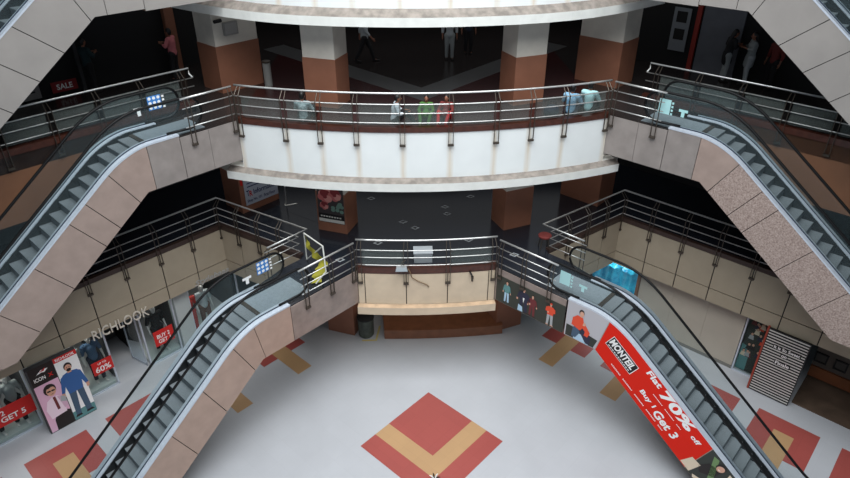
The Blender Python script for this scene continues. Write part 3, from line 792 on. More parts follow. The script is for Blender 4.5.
# ------------------------------------------------------------------ printed banners on the right escalator
def dk1(a): return H+.13-SL*blend(a-4.1)
def zb1(a): return H-1.2-(SL*(a-3.7) if a > 3.7 else 0)
def side_poly(at0, ab0, at1, ab1, ht=-.05, hb=.02):
    N = 14
    P = [(at0+(at1-at0)*k/N, None) for k in range(N+1)]
    P = [(a, dk1(a)+ht) for a, _ in P]
    Q = sorted([ab0+(ab1-ab0)*k/N for k in range(N+1)]+([3.7] if ab0 < 3.7 < ab1 else []))
    return P+[(a, zb1(a)+hb) for a in Q[::-1]]
def sheet(label, cat, poly, m, b=-.034, s=1):
    pts = [W(a, b, z, s) for a, z in poly]
    c = sum(pts, Vector((0,0,0)))/len(pts)
    t = thing('advertising_banner', label, cat, (c.x, c.y, min(p.z for p in pts)))
    n = W(0,-1,0,s)-W(0,0,0,s)
    mb = MB(); mb.prism(pts, n*.008); mb.build('banner_sheet', m, t)
    return t
t = sheet('long bright red sale banner with white MONTEIL and 70% lettering on the right escalator side', 'banner', side_poly(3.99, 3.71, 7.45, 6.92), M_BANNER)
u = W(1,0,0)-W(0,0,0); ex = u*.796+V(0,0,-.606); ey = u*.606+V(0,0,.796); nv = W(0,-1,0)-W(0,0,0)
fr = Frame(W(4.1,-.044,4.63), ex, ey, nv)
mb = MB()
flat(mb, fr, [(.44,-.80),(1.54,-.80),(1.49,-.37),(.40,-.37)], .002, 0)
flat(mb, fr, [(.455,-.785),(1.515,-.785),(1.475,-.385),(.42,-.385)], .0035, 1)
text_on(mb, fr, 'MONTEIL', .47, -.67, .97, .25, .006, 0, .035)
for k in range(11): flat(mb, fr, [(.52+k*.085,-.75),(.58+k*.085,-.75),(.58+k*.085,-.72),(.52+k*.085,-.72)], .006, 0)
mb.build('brand_panel', [M_TXT, M_BLACK], t)
for nm, tx, u0, v0, w, h, bd in (('lettering','Flat',1.68,-.27,.54,.21,.03), ('lettering','70%',2.34,-.40,1.26,.36,.04), ('lettering','off',3.74,-.42,.3,.17,.03),
                              ('lettering','Buy 1',2.07,-.93,.58,.21,.03), ('lettering','Get 3',2.76,-1.02,.9,.3,.03)):
    mb = MB(); text_on(mb, fr, tx, u0, v0, w, h, .004, 0, bd); mb.build(nm, M_TXT, t)
mb = MB()
for k in range(22): 
    if k % 5 != 4:
        for j in range(3): flat(mb, fr, [(1.05+k*.105+j*.033,-1.13),(1.07+k*.105+j*.033,-1.13),(1.07+k*.105+j*.033,-1.085-.012*(j % 2)),(1.05+k*.105+j*.033,-1.085-.012*(j % 2))], .004, 0)
for k in range(12):
    if k % 5 != 4:
        for j in range(3): flat(mb, fr, [(2.3+k*.1+j*.032,-.55),(2.318+k*.1+j*.032,-.55),(2.318+k*.1+j*.032,-.515-.01*(j % 2)),(2.3+k*.1+j*.032,-.515-.01*(j % 2))], .004, 0)
mb.build('small_print', M_TXT, t)

P_SK = mat('print_skin', (215,165,140), .6); P_HR = mat('print_hair', (30,22,20), .6); P_OR = mat('print_orange', (225,78,46), .6)
P_NV = mat('print_navy', (38,40,62), .6); P_JN = mat('print_jeans', (66,90,112), .6); P_GR = mat('print_grey', (168,172,174), .6); P_DK = mat('print_dark', (48,52,46), .6)
P_TEAL = mat('print_teal', (92,140,140), .6); P_MAR = mat('print_maroon', (110,42,44), .6); P_LBL = mat('print_light_blue', (175,205,225), .6); P_BLUE = mat('print_blue', (52,98,158), .6)
P_GRN = mat('print_green', (110,140,90), .6); P_CRM = mat('print_cream', (224,206,180), .6); P_PNK = mat('print_pink', (228,182,206), .6)
PM = [P_SK,P_HR,P_OR,P_NV,P_JN,P_GR,P_DK,P_TEAL,P_MAR,P_LBL,P_BLUE,P_GRN,P_CRM,P_PNK,M_TXT,M_SIGNRED,mat('print_pale_shirt', (244,222,234), .6),mat('print_shirt_fold', (214,176,198), .6)]
def C_(top, legs, shoe=1): return dict(skin=0, hair=1, top=top, legs=legs, shoe=shoe)
t = sheet('dark green fashion banner with three models on the front of the right landing bridge', 'banner', [(.06,4.3),(.06,3.32),(2.58,3.32),(2.58,4.3)], mat('banner_dark_green', (52,56,48), .6))
fr = Frame(W(0,-.044,0), u, (0,0,1), nv)
mb = MB(); fig2d(mb, fr, .48, 3.4, .82, C_(7,9)); mb.build('printed_model', PM, t)
mb = MB(); fig2d(mb, fr, 1.12, 3.36, .9, C_(3,3), wide=1.5); flat(mb, fr, [(.93,3.36),(1.12,3.36),(1.1,3.55),(.95,3.6)], .012, 9); flat(mb, fr, [(1.09,3.9),(1.16,3.9),(1.125,3.7)], .012, 14); mb.build('printed_model', PM, t)
mb = MB(); fig2d(mb, fr, 1.45, 3.36, .8, C_(8,8), wide=1.2); mb.build('printed_model', PM, t)
mb = MB(); fig2d(mb, fr, 2.1, 3.36, .84, C_(2,5,0), arms='fold', wide=1.2); flat_ell(mb, fr, 2.1, 4.17, .05, .03, .014, 2); mb.build('printed_model', PM, t)
t = sheet('pale grey fashion poster of a crouching man in orange jacket above the red banner', 'banner', side_poly(2.64, 2.64, 3.97, 3.69), mat('banner_pale_grey', (186,184,188), .6))
mb = MB(); flat(mb, fr, [(2.68,3.34),(3.62,3.34),(3.72,3.66),(3.3,3.72),(2.68,3.75)], .003, 6); flat(mb, fr, [(2.95,3.34),(3.45,3.34),(3.5,3.55),(2.98,3.62)], .004, 9)
mb.build('printed_ground', PM, t)
mb = MB(); d = .006
flat(mb, fr, [(2.88,3.4),(3.02,3.4),(3.22,3.78),(3.08,3.92),(2.9,3.74)], d, 4); flat(mb, fr, [(3.36,3.36),(3.5,3.36),(3.5,3.62),(3.22,3.88),(3.08,3.74)], d, 3)
flat(mb, fr, [(2.84,3.82),(3.14,3.72),(3.26,3.95),(3.18,4.2),(3.0,4.22),(2.86,4.08)], d+.002, 2); flat(mb, fr, [(3.1,4.1),(3.3,3.98),(3.46,3.78),(3.4,3.6),(3.28,3.62),(3.3,3.76),(3.12,3.92)], d+.003, 2)
flat(mb, fr, [(3.2,3.94),(3.26,3.94),(3.3,4.04),(3.22,4.06)], d+.004, 0)
flat_ell(mb, fr, 3.12, 4.36, .085, .105, d+.003, 1); flat_ell(mb, fr, 3.13, 4.32, .068, .088, d+.004, 0); flat(mb, fr, [(3.08,4.2),(3.16,4.2),(3.16,4.27),(3.08,4.27)], d+.0035, 0)
mb.build('printed_model', PM, t)
t = sheet('crowded photo poster with a smiling man in dark clothes below the red banner', 'banner', side_poly(7.47, 6.94, 8.9, 8.37), P_DK)
fr2 = Frame(W(4.1,-.044,4.63), ex, ey, nv); mb = MB()
for q, mi in (([(4.3,-1.25),(4.65,-1.25),(4.6,-.75),(4.3,-.8)],12), ([(4.45,-.15),(4.6,-.1),(5.1,-.75),(4.98,-.85)],11), ([(4.75,-1.2),(5.7,-.6),(5.7,-.8),(4.85,-1.28)],12), ([(5.1,-1.2),(5.75,-.85),(5.75,-1.25)],15),
              ([(5.05,-.12),(5.5,-.12),(5.5,-.5),(5.2,-.45)],12), ([(4.6,-.45),(4.95,-.3),(5.0,-.65),(4.75,-.95),(4.55,-.8)],1)): flat(mb, fr2, q, .004, mi)
mb.build('printed_shapes', PM, t)
mb = MB(); flat_ell(mb, fr2, 4.82, -.22, .13, .16, .008, 1); flat_ell(mb, fr2, 4.84, -.26, .1, .125, .010, 0); flat(mb, fr2, [(4.8,-.31),(4.89,-.3),(4.85,-.34)], .012, 14); mb.build('printed_face', PM, t)

# ------------------------------------------------------------------ ground floor shops, left
n_l = W(0,-1,0,-1)-W(0,0,0,-1)
def window(name, s, a0, a1, b, z0, z1, mull=(), fw=.05):
    mb = MB(); n = W(0,-1,0,s)-W(0,0,0,s)
    for aa0, aa1, zz0, zz1 in [(a0,a1,z0,z0+fw),(a0,a1,z1-fw,z1),(a0,a0+fw,z0,z1),(a1-fw,a1,z0,z1)]+[(m-fw/2,m+fw/2,z0,z1) for m in mull]:
        mb.prism([W(aa0,b,zz0,s), W(aa1,b,zz0,s), W(aa1,b,zz1,s), W(aa0,b,zz1,s)], n*.06, 0)
    mb.poly([W(a0,b-.02,z0,s), W(a1,b-.02,z0,s), W(a1,b-.02,z1,s), W(a0,b-.02,z1,s)], 1)
    o = mb.build(name, [M_ALU, M_SHOPGLASS]); o['kind'] = 'structure'; return o
window('window_1', -1, 8.4, 12.0, 6.08, .0, 2.9, (10.2,))
window('window_2', -1, 5.9, 8.3, 6.08, .0, 2.9)
window('window_3', -1, 3.5, 4.75, 6.08, .0, 2.9)
window('window_4', -1, .9, 2.9, 6.08, .0, 2.9)
def boxab(name, mats, s, a0, a1, b0, b1, z0, z1, parent=None, **k):
    mb = MB(); mb.prism([W(a0,b0,z0,s), W(a1,b0,z0,s), W(a1,b1,z0,s), W(a0,b1,z0,s)], (0,0,z1-z0)); return mb.build(name, mats, parent, **k)
M_PLAT = mat('display_platform', (188,194,192), .5); M_PILLAR = mat('shop_pillar', (176,184,182), .5)
for i, (a0, a1) in enumerate(((8.45,11.9),(5.98,8.25),(3.56,4.7),(1.0,2.85))):
    o = boxab('display_platform', M_PLAT, -1, a0, a1, 6.14, 7.3, 0, .1)
    tag(o, 'low pale display platform in the %s shop window' % ('far left GET 5','blue-shirt','black-clothes','red-dress')[i], 'platform')
for i, (a0, a1) in enumerate(((2.93,3.47),(8.3,8.42))): tag(boxab('trim_'+str(8+i), M_PILLAR, -1, a0, a1, 5.9, 6.4, 0, 2.6), kind='structure')
for s, a0, a1, k in ((-1, -.5, 15, 1), (1, -.5, 15, 2)):   # dropped soffit between the fascia and the shop fronts
    tag(boxab('ceiling', M_CEIL, s, 1.2, a1, 5.95, 9.4, 2.9, 2.98), kind='structure')
# partition walls between the shops
for k, (a, mt) in enumerate(((8.36, M_GREYWALL), (5.85, M_GREYWALL), (4.8, M_DARKWALL), (3.2, M_GREYWALL), (.9, M_GREYWALL))):
    tag(boxab('wall_shop_left', mt, -1, a-.04, a+.04, 6.45 if k != 2 else 7.3, 9.4, 0, 2.9), kind='structure')
tag(boxab('wall_shop_left_back', mat('shop_back_grey', (86,86,86), .8), -1, 4.84, 5.82, 8.6, 8.7, 0, 2.9), kind='structure')
# open glass door leaf of the shop
mb = MB(); d0 = W(4.82,6.12,0,-1); d1 = W(5.0,6.95,0,-1); dv = (d1-d0).normalized(); dn_ = V(-dv.y, dv.x, 0)*.02
for e0, e1, z0, z1 in ((0,.07,.02,2.3),(.78,.85,.02,2.3),(0,.85,.02,.12),(0,.85,2.2,2.3)):
    mb.prism([d0+dv*e0+V(0,0,z0), d0+dv*e1+V(0,0,z0), d0+dv*e1+V(0,0,z1), d0+dv*e0+V(0,0,z1)], dn_, 0)
mb.poly([d0+dv*.07+V(0,0,.1)+dn_/2, d0+dv*.78+V(0,0,.1)+dn_/2, d0+dv*.78+V(0,0,2.2)+dn_/2, d0+dv*.07+V(0,0,2.2)+dn_/2], 1)
dr = mb.build('door_1', [M_ALU, M_SHOPGLASS]); dr['kind'] = 'structure'
mb = MB(); mb.tube([d0+dv*.68+V(0,0,.9)-dn_*2.5, d0+dv*.68+V(0,0,1.4)-dn_*2.5], .016, 8); mb.build('door_handle', M_STEEL, dr)

def letters(name, label, txt, fr, w, h, mt, thick=.03, bold=.02, shear=0):
    """raised letters, each one a part"""
    vs, fs = text_geo(txt, bold, shear)
    n = len(vs); par = list(range(n))
    def find(i):
        while par[i] != i: par[i] = par[par[i]]; i = par[i]
        return i
    for f in fs:
        for i in f[1:]: par[find(i)] = find(f[0])
    grp = {}
    for f in fs: grp.setdefault(find(f[0]), []).append(f)
    c = fr.p(w/2, 0)
    t = thing(name, label, 'sign', c)
    for g in sorted(grp.values(), key=lambda fl: min(vs[i][0] for f in fl for i in f)):
        mb = MB(); P = {}
        for f in g:
            for i in f:
                if i not in P: P[i] = len(mb.v); mb.v.append(fr.p(vs[i][0]*w, vs[i][1]*h, thick))
            mb.f.append([P[i] for i in f]); mb.m.append(0)
        # side walls
        edges = {}
        for f in g:
            for i, j in zip(f, f[1:]+f[:1]): edges[(i, j)] = edges.get((i, j), 0)+1
        for (i, j) in list(edges):
            if (j, i) not in edges:
                a, b = fr.p(vs[i][0]*w, vs[i][1]*h, 0), fr.p(vs[j][0]*w, vs[j][1]*h, 0)
                k = len(mb.v); mb.v += [a, b]; mb.f.append([P[j], P[i], k, k+1]); mb.m.append(0)
        mb.build('letter', mt, t)
    return t
M_LET = mat('cream_letters', (214,206,192), .4)
fr = side_frame(-1, 6.36, 5.57, 2.44); letters('shop_sign', 'raised cream RICHLOOK lettering over the open shop door', 'RICHLOOK', fr, 1.86, .36, M_LET, .04, .0)
fr = side_frame(-1, 2.74, 5.57, 2.6); letters('shop_sign', 'pale slanted script lettering over the shop window with red dress', 'Stylebaaz', fr, 1.42, .26, mat('grey_letters', (170,168,164), .4), .03, .0, .35)

def sale_sign(label, s, a0, a1, z0, z1, b, lines, tilt=0):
    c = W((a0+a1)/2, b, z0, s); t = thing('sale_sign', label, 'sign', c)
    n = W(0,-1,0,s)-W(0,0,0,s); mb = MB()
    mb.prism([W(a0,b,z0,s), W(a1,b,z0,s), W(a1,b,z1,s), W(a0,b,z1,s)], n*.012); mb.build('sign_board', M_SIGNRED, t)
    fr = Frame(W(a1 if s < 0 else a0, b, z0, s), (W(1,0,0,s)-W(0,0,0,s))*(1 if s > 0 else -1), (0,0,1), n)
    w, h = a1-a0, z1-z0
    for tx, u0, v0, uw, vh in lines:
        mb = MB(); text_on(mb, fr, tx, u0*w, v0*h, uw*w, vh*h, .016, 0, .02); mb.build('lettering', M_TXT, t)
    return t
sale_sign('wide red sale strip reading GET 5 across the far left shop window', -1, 8.43, 10.6, .68, 1.36, 6.0, [('BUY 2', .36,.56,.27,.28), ('GET 5', .555,.18,.32,.3)])
sale_sign('red UP TO 60% sign in front of the blue-shirt shop window', -1, 5.92, 6.58, .78, 1.3, 6.0, [('60%', .12,.14,.76,.44), ('UP TO', .3,.7,.42,.16)])
sale_sign('red BUY 2 GET 1 sign in the black-clothes shop window', -1, 3.7, 4.42, .68, 1.32, 6.0, [('BUY 2', .15,.48,.66,.26), ('GET 1', .18,.14,.62,.26)])

BL = mat('cloth_black', (26,25,28), .8); BLUE = mat('cloth_blue', (70,98,128), .8); GREY = mat('cloth_grey', (150,156,156), .8); REDC = mat('cloth_red', (180,52,44), .8); NAVY = mat('cloth_navy', (34,40,58), .8); LG = mat('cloth_pale', (176,182,184), .8)
BRN = mat('cloth_brown', (96,64,48), .8); TEAL = mat('cloth_teal', (24,48,52), .8); PINK = mat('cloth_pink', (222,128,132), .8); GREEN = mat('cloth_green', (66,112,44), .8); RED2 = mat('cloth_bright_red', (190,36,40), .8); WHT = mat('cloth_white', (206,216,222), .8); CYAN = mat('cloth_pale_cyan', (178,222,224), .8)
BLUECHK = mat('cloth_blue_check', (96,158,200), .8, nscale=22, rgb2=(170,205,225)); GREYP = mat('cloth_grey_pattern', (120,142,146), .8, nscale=20, rgb2=(186,204,206)); ORG = mat('cloth_orange', (196,84,40), .8); DRED = mat('cloth_dark_red', (110,40,36), .8)
def mann(label, a, b, top, legs, shoes=M_MANQ, z=.1, **k):
    p = W(a, b, z, -1); return person('mannequin', label, 'mannequin', tuple(p), -45, 'stand', M_MANQ, top, legs, mann=True, shoes=shoes, scale=1.13, **k)
mann('mannequin in grey tee and dark trousers in the blue-shirt shop window, left one', 6.95, 6.55, GREY, NAVY)
mann('mannequin in blue tee and dark trousers behind the UP TO 60% sign', 6.3, 6.55, BLUE, NAVY)
mann('mannequin in black clothes behind the BUY 2 GET 1 sign', 4.05, 6.5, BL, BL)
mann('mannequin in red dress beside the pale shop pillar', 2.78, 6.4, REDC, REDC, skirt=True)
mann('mannequin in pale grey top right of the red-dressed mannequin', 2.2, 6.4, LG, BRN)
mann('mannequin with grey top and pale shoes behind the GET 5 strip, right one', 8.85, 6.5, GREY, BL)
mann('mannequin in dark clothes behind the GET 5 strip, left one at picture edge', 9.55, 6.5, BRN, BL)
# two-sided poster light box
t = thing('poster_stand', 'tall light box with two fashion posters standing before the left shops', 'poster stand', W(7.7,5.45,0,-1))
boxab('case', M_GREYWALL, -1, 6.98, 8.42, 5.38, 5.56, 0, 2.61, t)
fr = side_frame(-1, 8.4, 5.375, .03)
mb = MB(); flat(mb, fr, [(.02,0),(.72,0),(.72,1.9),(.02,1.9)], .004, 13); flat(mb, fr, [(.02,1.9),(.72,1.9),(.72,2.58),(.02,2.58)], .004, 1)
d = .008
flat(mb, fr, [(.2,0),(.72,0),(.72,.55),(.6,.62),(.3,.62),(.22,.4)], d, 1)
flat(mb, fr, [(.16,.5),(.62,.55),(.66,1.1),(.52,1.28),(.36,1.3),(.2,1.2),(.1,.9)], d+.002, 16); flat(mb, fr, [(.5,1.26),(.68,1.12),(.72,.75),(.6,.7),(.56,.95)], d+.003, 17)
flat(mb, fr, [(.38,1.28),(.46,1.28),(.48,.75),(.4,.75)], d+.004, 8); flat(mb, fr, [(.55,1.0),(.72,.9),(.72,1.12),(.6,1.2)], d+.005, 5)
flat_ell(mb, fr, .39, 1.6, .18, .22, d+.004, 1); flat_ell(mb, fr, .41, 1.53, .135, .185, d+.005, 0); flat(mb, fr, [(.36,1.42),(.47,1.43),(.42,1.4)], d+.006, 8); flat(mb, fr, [(.27,1.68),(.36,1.76),(.52,1.74),(.56,1.66),(.45,1.68),(.36,1.65)], d+.006, 1); flat(mb, fr, [(.3,1.52),(.4,1.51),(.4,1.57),(.3,1.58)], d+.006, 1); flat(mb, fr, [(.42,1.51),(.52,1.5),(.52,1.56),(.42,1.57)], d+.006, 1)
mb.build('left_poster', PM, t)
mb = MB(); flat(mb, fr, [(.2,2.3),(.36,2.42),(.56,2.4),(.44,2.3),(.36,2.33)], .01, 0); flat(mb, fr, [(.3,2.36),(.5,2.46),(.44,2.36)], .011, 1); text_on(mb, fr, 'ICON', .1, 2.06, .32, .14, .01, 0, .02); text_on(mb, fr, 'X', .5, 2.06, .14, .14, .01, 1, .03)
mb.build('poster_header', [M_TXT, M_SIGNRED], t)
mb = MB(); flat(mb, fr, [(.74,0),(1.42,0),(1.42,2.4),(.74,2.4)], .004, 14); flat(mb, fr, [(.74,2.4),(1.42,2.4),(1.42,2.58),(.74,2.58)], .004, 15); flat(mb, fr, [(.74,0),(1.42,0),(1.42,.35),(.74,.35)], .005, 7)
fig2d(mb, fr, 1.06, .1, 2.15, C_(10,4), .008, wide=1.0); flat_ell(mb, fr, 1.06, 1.98, .07, .06, .02, 1)
mb.build('right_poster', PM, t)
mb = MB(); text_on(mb, fr, 'RICHLOOK', .8, 2.44, .56, .1, .01, 0, .02); mb.build('lettering', M_TXT, t)

# ------------------------------------------------------------------ ground floor shops, right
t = thing('hoarding', 'plain cream boarding closing a shop front under the right wing', 'hoarding', W(4.2,6.15,0,1))
M_HOARD = mat('hoarding_cream', (176,168,154), .6, noise=.05, nscale=1.2)
for a0, a1 in ((2.36,3.65),(3.655,4.9),(4.905,6.17)): boxab('panel', M_HOARD, 1, a0, a1, 6.08, 6.14, 0.02, 2.75, t)
boxab('edge_board', M_BROWNWALL, 1, 2.26, 2.35, 5.95, 6.2, 0.0, 2.75, t)
boxab('skirting', mat('grey_skirting', (120,118,112), .6), 1, 2.36, 6.17, 6.05, 6.08, 0, .12, t)
# blue sheet over stacked goods
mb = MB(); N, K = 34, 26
M_TARP = mat('glowing_blue_sheet', (8,120,165), .2, spec=.8, emit=.22, nscale=3.5, rgb2=(70,215,240))  # emission added so the sheet looks bright under the wing, paler patches as highlights
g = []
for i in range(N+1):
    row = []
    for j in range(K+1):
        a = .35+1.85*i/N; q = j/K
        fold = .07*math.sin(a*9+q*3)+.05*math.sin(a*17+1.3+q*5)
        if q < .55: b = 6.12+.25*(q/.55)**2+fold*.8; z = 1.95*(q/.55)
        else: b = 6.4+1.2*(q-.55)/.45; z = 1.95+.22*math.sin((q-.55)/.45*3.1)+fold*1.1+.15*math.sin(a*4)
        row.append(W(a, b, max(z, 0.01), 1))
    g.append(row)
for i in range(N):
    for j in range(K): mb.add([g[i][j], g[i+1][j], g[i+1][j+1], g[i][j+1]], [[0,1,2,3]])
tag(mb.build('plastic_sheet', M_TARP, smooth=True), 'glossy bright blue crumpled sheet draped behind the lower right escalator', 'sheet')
# poster window
window('window_5', 1, 6.2, 7.0, 6.1, .0, 2.75)
t = thing('shop_poster', 'poster of many small faces behind the narrow right shop window', 'poster', W(6.6,6.2,0,1))
fr = side_frame(1, 6.26, 6.2, .06); mb = MB(); flat(mb, fr, [(0,0),(.7,0),(.7,2.6),(0,2.6)], .003, 6); flat(mb, fr, [(0,0),(.32,0),(.3,1.0),(0,1.1)], .005, 7); flat(mb, fr, [(0,2.35),(.7,2.35),(.7,2.6),(0,2.6)], .005, 2)
mb.build('poster_sheet', PM, t)
mb = MB(); random.seed(3)
for k in range(15):
    x, y = .08+.55*random.random(), .8+1.45*random.random(); cc = random.choice([8,3,5,12,2,1])
    flat(mb, fr, [(x-.09,y-.22),(x+.09,y-.22),(x+.06,y-.05),(x-.06,y-.05)], .006+k*.0006, cc); flat_ell(mb, fr, x, y+.015, .052, .07, .0065+k*.0006, 1, 10); flat_ell(mb, fr, x, y, .04, .055, .007+k*.0006, 0, 10)
mb.build('printed_faces', PM, t)
# striped screen
t = thing('striped_screen', 'tall black and white striped screen with small lettering under the right wing', 'screen', W(7.62,5.45,0,1))
boxab('board', M_BLACK, 1, 7.0, 8.25, 5.46, 5.52, .02, 2.66, t)
mb = MB(); fr = side_frame(1, 7.0, 5.455, .02); Mstr = mat('stripe_white', (206,204,198), .6)
for k in range(24): flat(mb, fr, [(.02,.06+k*.108),(1.23,.06+k*.108),(1.23,.105+k*.108),(.02,.105+k*.108)], .004)
mb.build('stripes', Mstr, t)
for tx, u0, v0, w, h in (('It Is So Sweet', .3,1.98,.78,.12), ('on', .58,1.75,.16,.09), ('Finale', .48,1.42,.42,.13)):
    mb = MB(); flat(mb, fr, [(u0-.03,v0-.03),(u0+w+.03,v0-.03),(u0+w+.03,v0+h+.03),(u0-.03,v0+h+.03)], .006, 1); text_on(mb, fr, tx, u0, v0, w, h, .009, 0, .02); mb.build('lettering', [M_TXT, M_BLACK], t)
boxab('side_frame', mat('red_frame', (150,58,40), .5), 1, 6.94, 7.0, 5.46, 6.1, 0, 2.66, t)
# dim alcove behind the screen
tag(boxab('trim_10', mat('dark_brown_step', (92,76,64), .35, noise=.25, nscale=2), 1, 8.3, 15, 5.75, 9.4, 0, .03), kind='structure')
tag(boxab('wall_alcove', mat('dim_brown_wall', (84,74,66), .7, noise=.2, nscale=1.5), 1, 8.3, 15, 7.5, 7.6, .12, 2.6), kind='structure')
tag(boxab('trim_11', mat('orange_brown_base', (116,66,36), .4, noise=.2, nscale=2), 1, 8.3, 15, 7.42, 7.5, .12, .55), kind='structure')
for i, (a, z) in enumerate(((8.5,.95),(9.1,.95),(8.95,1.75))):
    t = thing('wall_frame', 'small square dark frame on the dim alcove wall behind the striped screen, %s' % ('lower and nearest the screen','lower and farther right','upper one')[i], 'frame', W(a,7.48,z,1))
    fr = side_frame(1, a, 7.48, z); mb = MB()
    for q in ([(-.2,-.2),(.2,-.2),(.2,-.15),(-.2,-.15)], [(-.2,.15),(.2,.15),(.2,.2),(-.2,.2)], [(-.2,-.15),(-.15,-.15),(-.15,.15),(-.2,.15)], [(.15,-.15),(.2,-.15),(.2,.15),(.15,.15)]):
        mb.prism([fr.p(a_, b_, 0) for a_, b_ in q], fr.n*.04)
    mb.build('frame_border', M_BLACK, t); mb = MB(); mb.prism([fr.p(-.15,-.15,.0), fr.p(.15,-.15,.0), fr.p(.15,.15,.0), fr.p(-.15,.15,.0)], fr.n*.015); mb.build('frame_pane', mat('dark_pane', (54,50,46), .4), t)

# ------------------------------------------------------------------ small things at the centre
t = thing('waste_bin', 'round grey-green bin in the corner beneath the centre balcony', 'bin', (-2.2,19.02,0))
mb = MB(); mb.lathe((-2.2,19.02,0), [(.26,0),(.29,.05),(.3,.8),(.27,.82)], 20); mb.build('bin_body', mat('bin_green', (74,80,72), .5, noise=.3, nscale=6), t, smooth=False)
mb = MB(); mb.lathe((-2.2,19.02,.82), [(.32,0),(.32,.06),(.2,.12)], 20); mb.build('bin_lid', M_BLACK, t)
mb = MB()
mb.prism([V(-2.35,18.62,.001), V(-1.86,18.62,.001), V(-1.86,18.69,.001), V(-2.35,18.69,.001)], (0,0,.008)); mb.prism([V(-1.86,18.62,.001), V(-1.79,18.62,.001), V(-1.66,19.5,.001), V(-1.73,19.5,.001)], (0,0,.008))
tag(mb.build('floor_tape', mat('yellow_tape', (200,182,110), .6)), 'pale yellow corner strip on the floor beside the round bin', 'tape')
t = thing('floodlight', 'small grey floodlight on the brown kerb of the centre balcony', 'floodlight', (-.8,16.42,4.66))
mb = MB(); mb.box((-.8,16.46,4.72), (.16,0,0), (0,.06,0), (0,0,.045)); mb.build('housing', mat('lamp_grey', (150,152,152), .4), t)
mb = MB(); mb.prism([V(-.99,16.36,4.66), V(-.61,16.36,4.66), V(-.64,16.41,4.76), V(-.96,16.41,4.76)], (0,-.02,-.005)); mb.build('lamp_glass', mat('lamp_glass', (150,158,162), .3), t)
mb = MB(); mb.tube([(-.8,16.5,4.8),(-.78,16.42,4.95),(-.66,16.42,5.02)], .016, 6); mb.build('bracket', M_STEELD, t)
mb = MB(); mb.tube([(-.6,16.42,4.7),(-.52,16.5,4.5),(-.48,16.52,4.3),(-.3,16.525,4.16),(0,16.525,4.0),(.06,16.525,3.92)], .016, 6); mb.build('cable', mat('cable_brown', (122,96,70), .6), t, smooth=True)
t = thing('wall_spout', 'small dark pipe stub on the top right of the centre balcony front', 'pipe', (1.42,16.52,4.2))
mb = MB(); mb.tube([(1.36,16.6,4.42),(1.4,16.47,4.4),(1.43,16.47,4.3)], .03, 8); mb.build('pipe', M_BLACK, t, smooth=True)
mb = MB(); mb.tube([(1.43,16.47,4.32),(1.43,16.47,4.14)], [.045,.03], 8); mb.build('nozzle', M_STEELD, t)
t = thing('carton', 'pale grey box standing behind the centre railing of the first upper floor', 'box', (-.1,17.25,H))
mb = MB(); mb.box((-.1,17.25,H+.17), (.29,0,0), (0,.2,0), (0,0,.17)); mb.build('box_body', mat('carton_grey', (150,156,160), .6), t)
mb = MB(); mb.box((-.1,17.25,H+.355), (.31,0,0), (0,.22,0), (0,0,.02)); mb.build('box_lid', mat('carton_lid', (178,184,188), .6), t)
# collapsed banner stand with yellow cloth
A, B, Cc, E = V(-3.83,17.27,5.57), V(-3.16,16.4,5.61), V(-3.85,17.37,4.52), V(-3.42,15.98,4.53); F = V(-3.1,16.15,4.85)
t = thing('banner_stand', 'tilted white tube frame with torn yellow cloth on the left landing bridge', 'banner stand', (-3.5,16.8,H))
for pth in ([A,B],[A,Cc],[Cc,B],[B,F,E]): MB().tube(pth, .022, 8).build('frame_tube', mat('white_tube', (214,214,206), .4), t)
mb = MB(); n = 14; lo, hi = [], []
spine = [A.lerp(Cc,.06), V(-3.66,17.05,5.12), V(-3.32,16.6,5.02), V(-3.2,16.35,4.98), V(-3.3,16.2,4.8), E+V(.02,.05,.02)]; wd = [.05,.26,.3,.42,.5,.3]
for i in range(41):
    f = i/40*5; k = min(int(f), 4); p = spine[k].lerp(spine[k+1], f-k); w_ = wd[k]+(wd[k+1]-wd[k])*(f-k)
    wv = .04*math.sin(i*.9); side = V(.35,-.2,.9).normalized() if f < 3 else V(.9,-.1,.4).normalized()
    lo.append(p-side*w_*.45+V(wv,wv,0)); hi.append(p+side*w_*.45+V(-wv,wv*.5,wv*.6))
for pl_ in (lo, hi):
    for p in pl_: p.z = max(p.z, H+.03)
mb.strip(lo, hi); mb.build('yellow_cloth', mat('cloth_yellow', (158,152,48), .7, noise=.15, nscale=5), t, smooth=True)
# sign on the left pillar, flower poster on the left column
t = thing('notice_board', 'white information notice on the wide left pillar of the first upper floor', 'sign', (-5.8,21.3,H+.28))
fr = Frame(V(-6.53,20.59,0), (R2,R2,0), (0,0,1), (R2,-R2,0)); mb = MB()
mb.prism([fr.p(.18,4.76,.005), fr.p(1.58,4.76,.005), fr.p(1.58,6.5,.005), fr.p(.18,6.5,.005)], fr.n*.02); mb.build('board', mat('notice_white', (176,182,194), .5), t)
NB = mat('notice_blue', (44,48,96), .5)
for tx, u0, v0, w, h, mt in (('T', .24,5.12,.13,.22,NB), ('R', .36,5.08,.13,.22,M_SIGNRED), ('Information', .54,5.12,1.0,.2,NB), ('Shop No. 101', .24,4.84,.62,.14,NB), ('First Floor', .95,4.86,.5,.13,NB)):
    mb = MB(); text_on(mb, fr, tx, u0, v0, w, h, .03, 0, .02); mb.build('lettering', mt, t)
mb = MB()
for k in range(7): flat(mb, fr, [(.3,5.45+k*.13),(1.2-.1*(k % 3),5.45+k*.13),(1.2-.1*(k % 3),5.49+k*.13),(.3,5.49+k*.13)], .03)
mb.build('text_lines', NB, t)
mb = MB(); flat(mb, fr, [(.06,5.6),(.15,5.6),(.15,6.5),(.06,6.5)], .02); mb.build('red_strip', M_SIGNRED, t)
t = thing('flower_poster', 'poster of big pink flowers with black caption on the left middle column', 'poster', (-3.2,19.15,4.8))
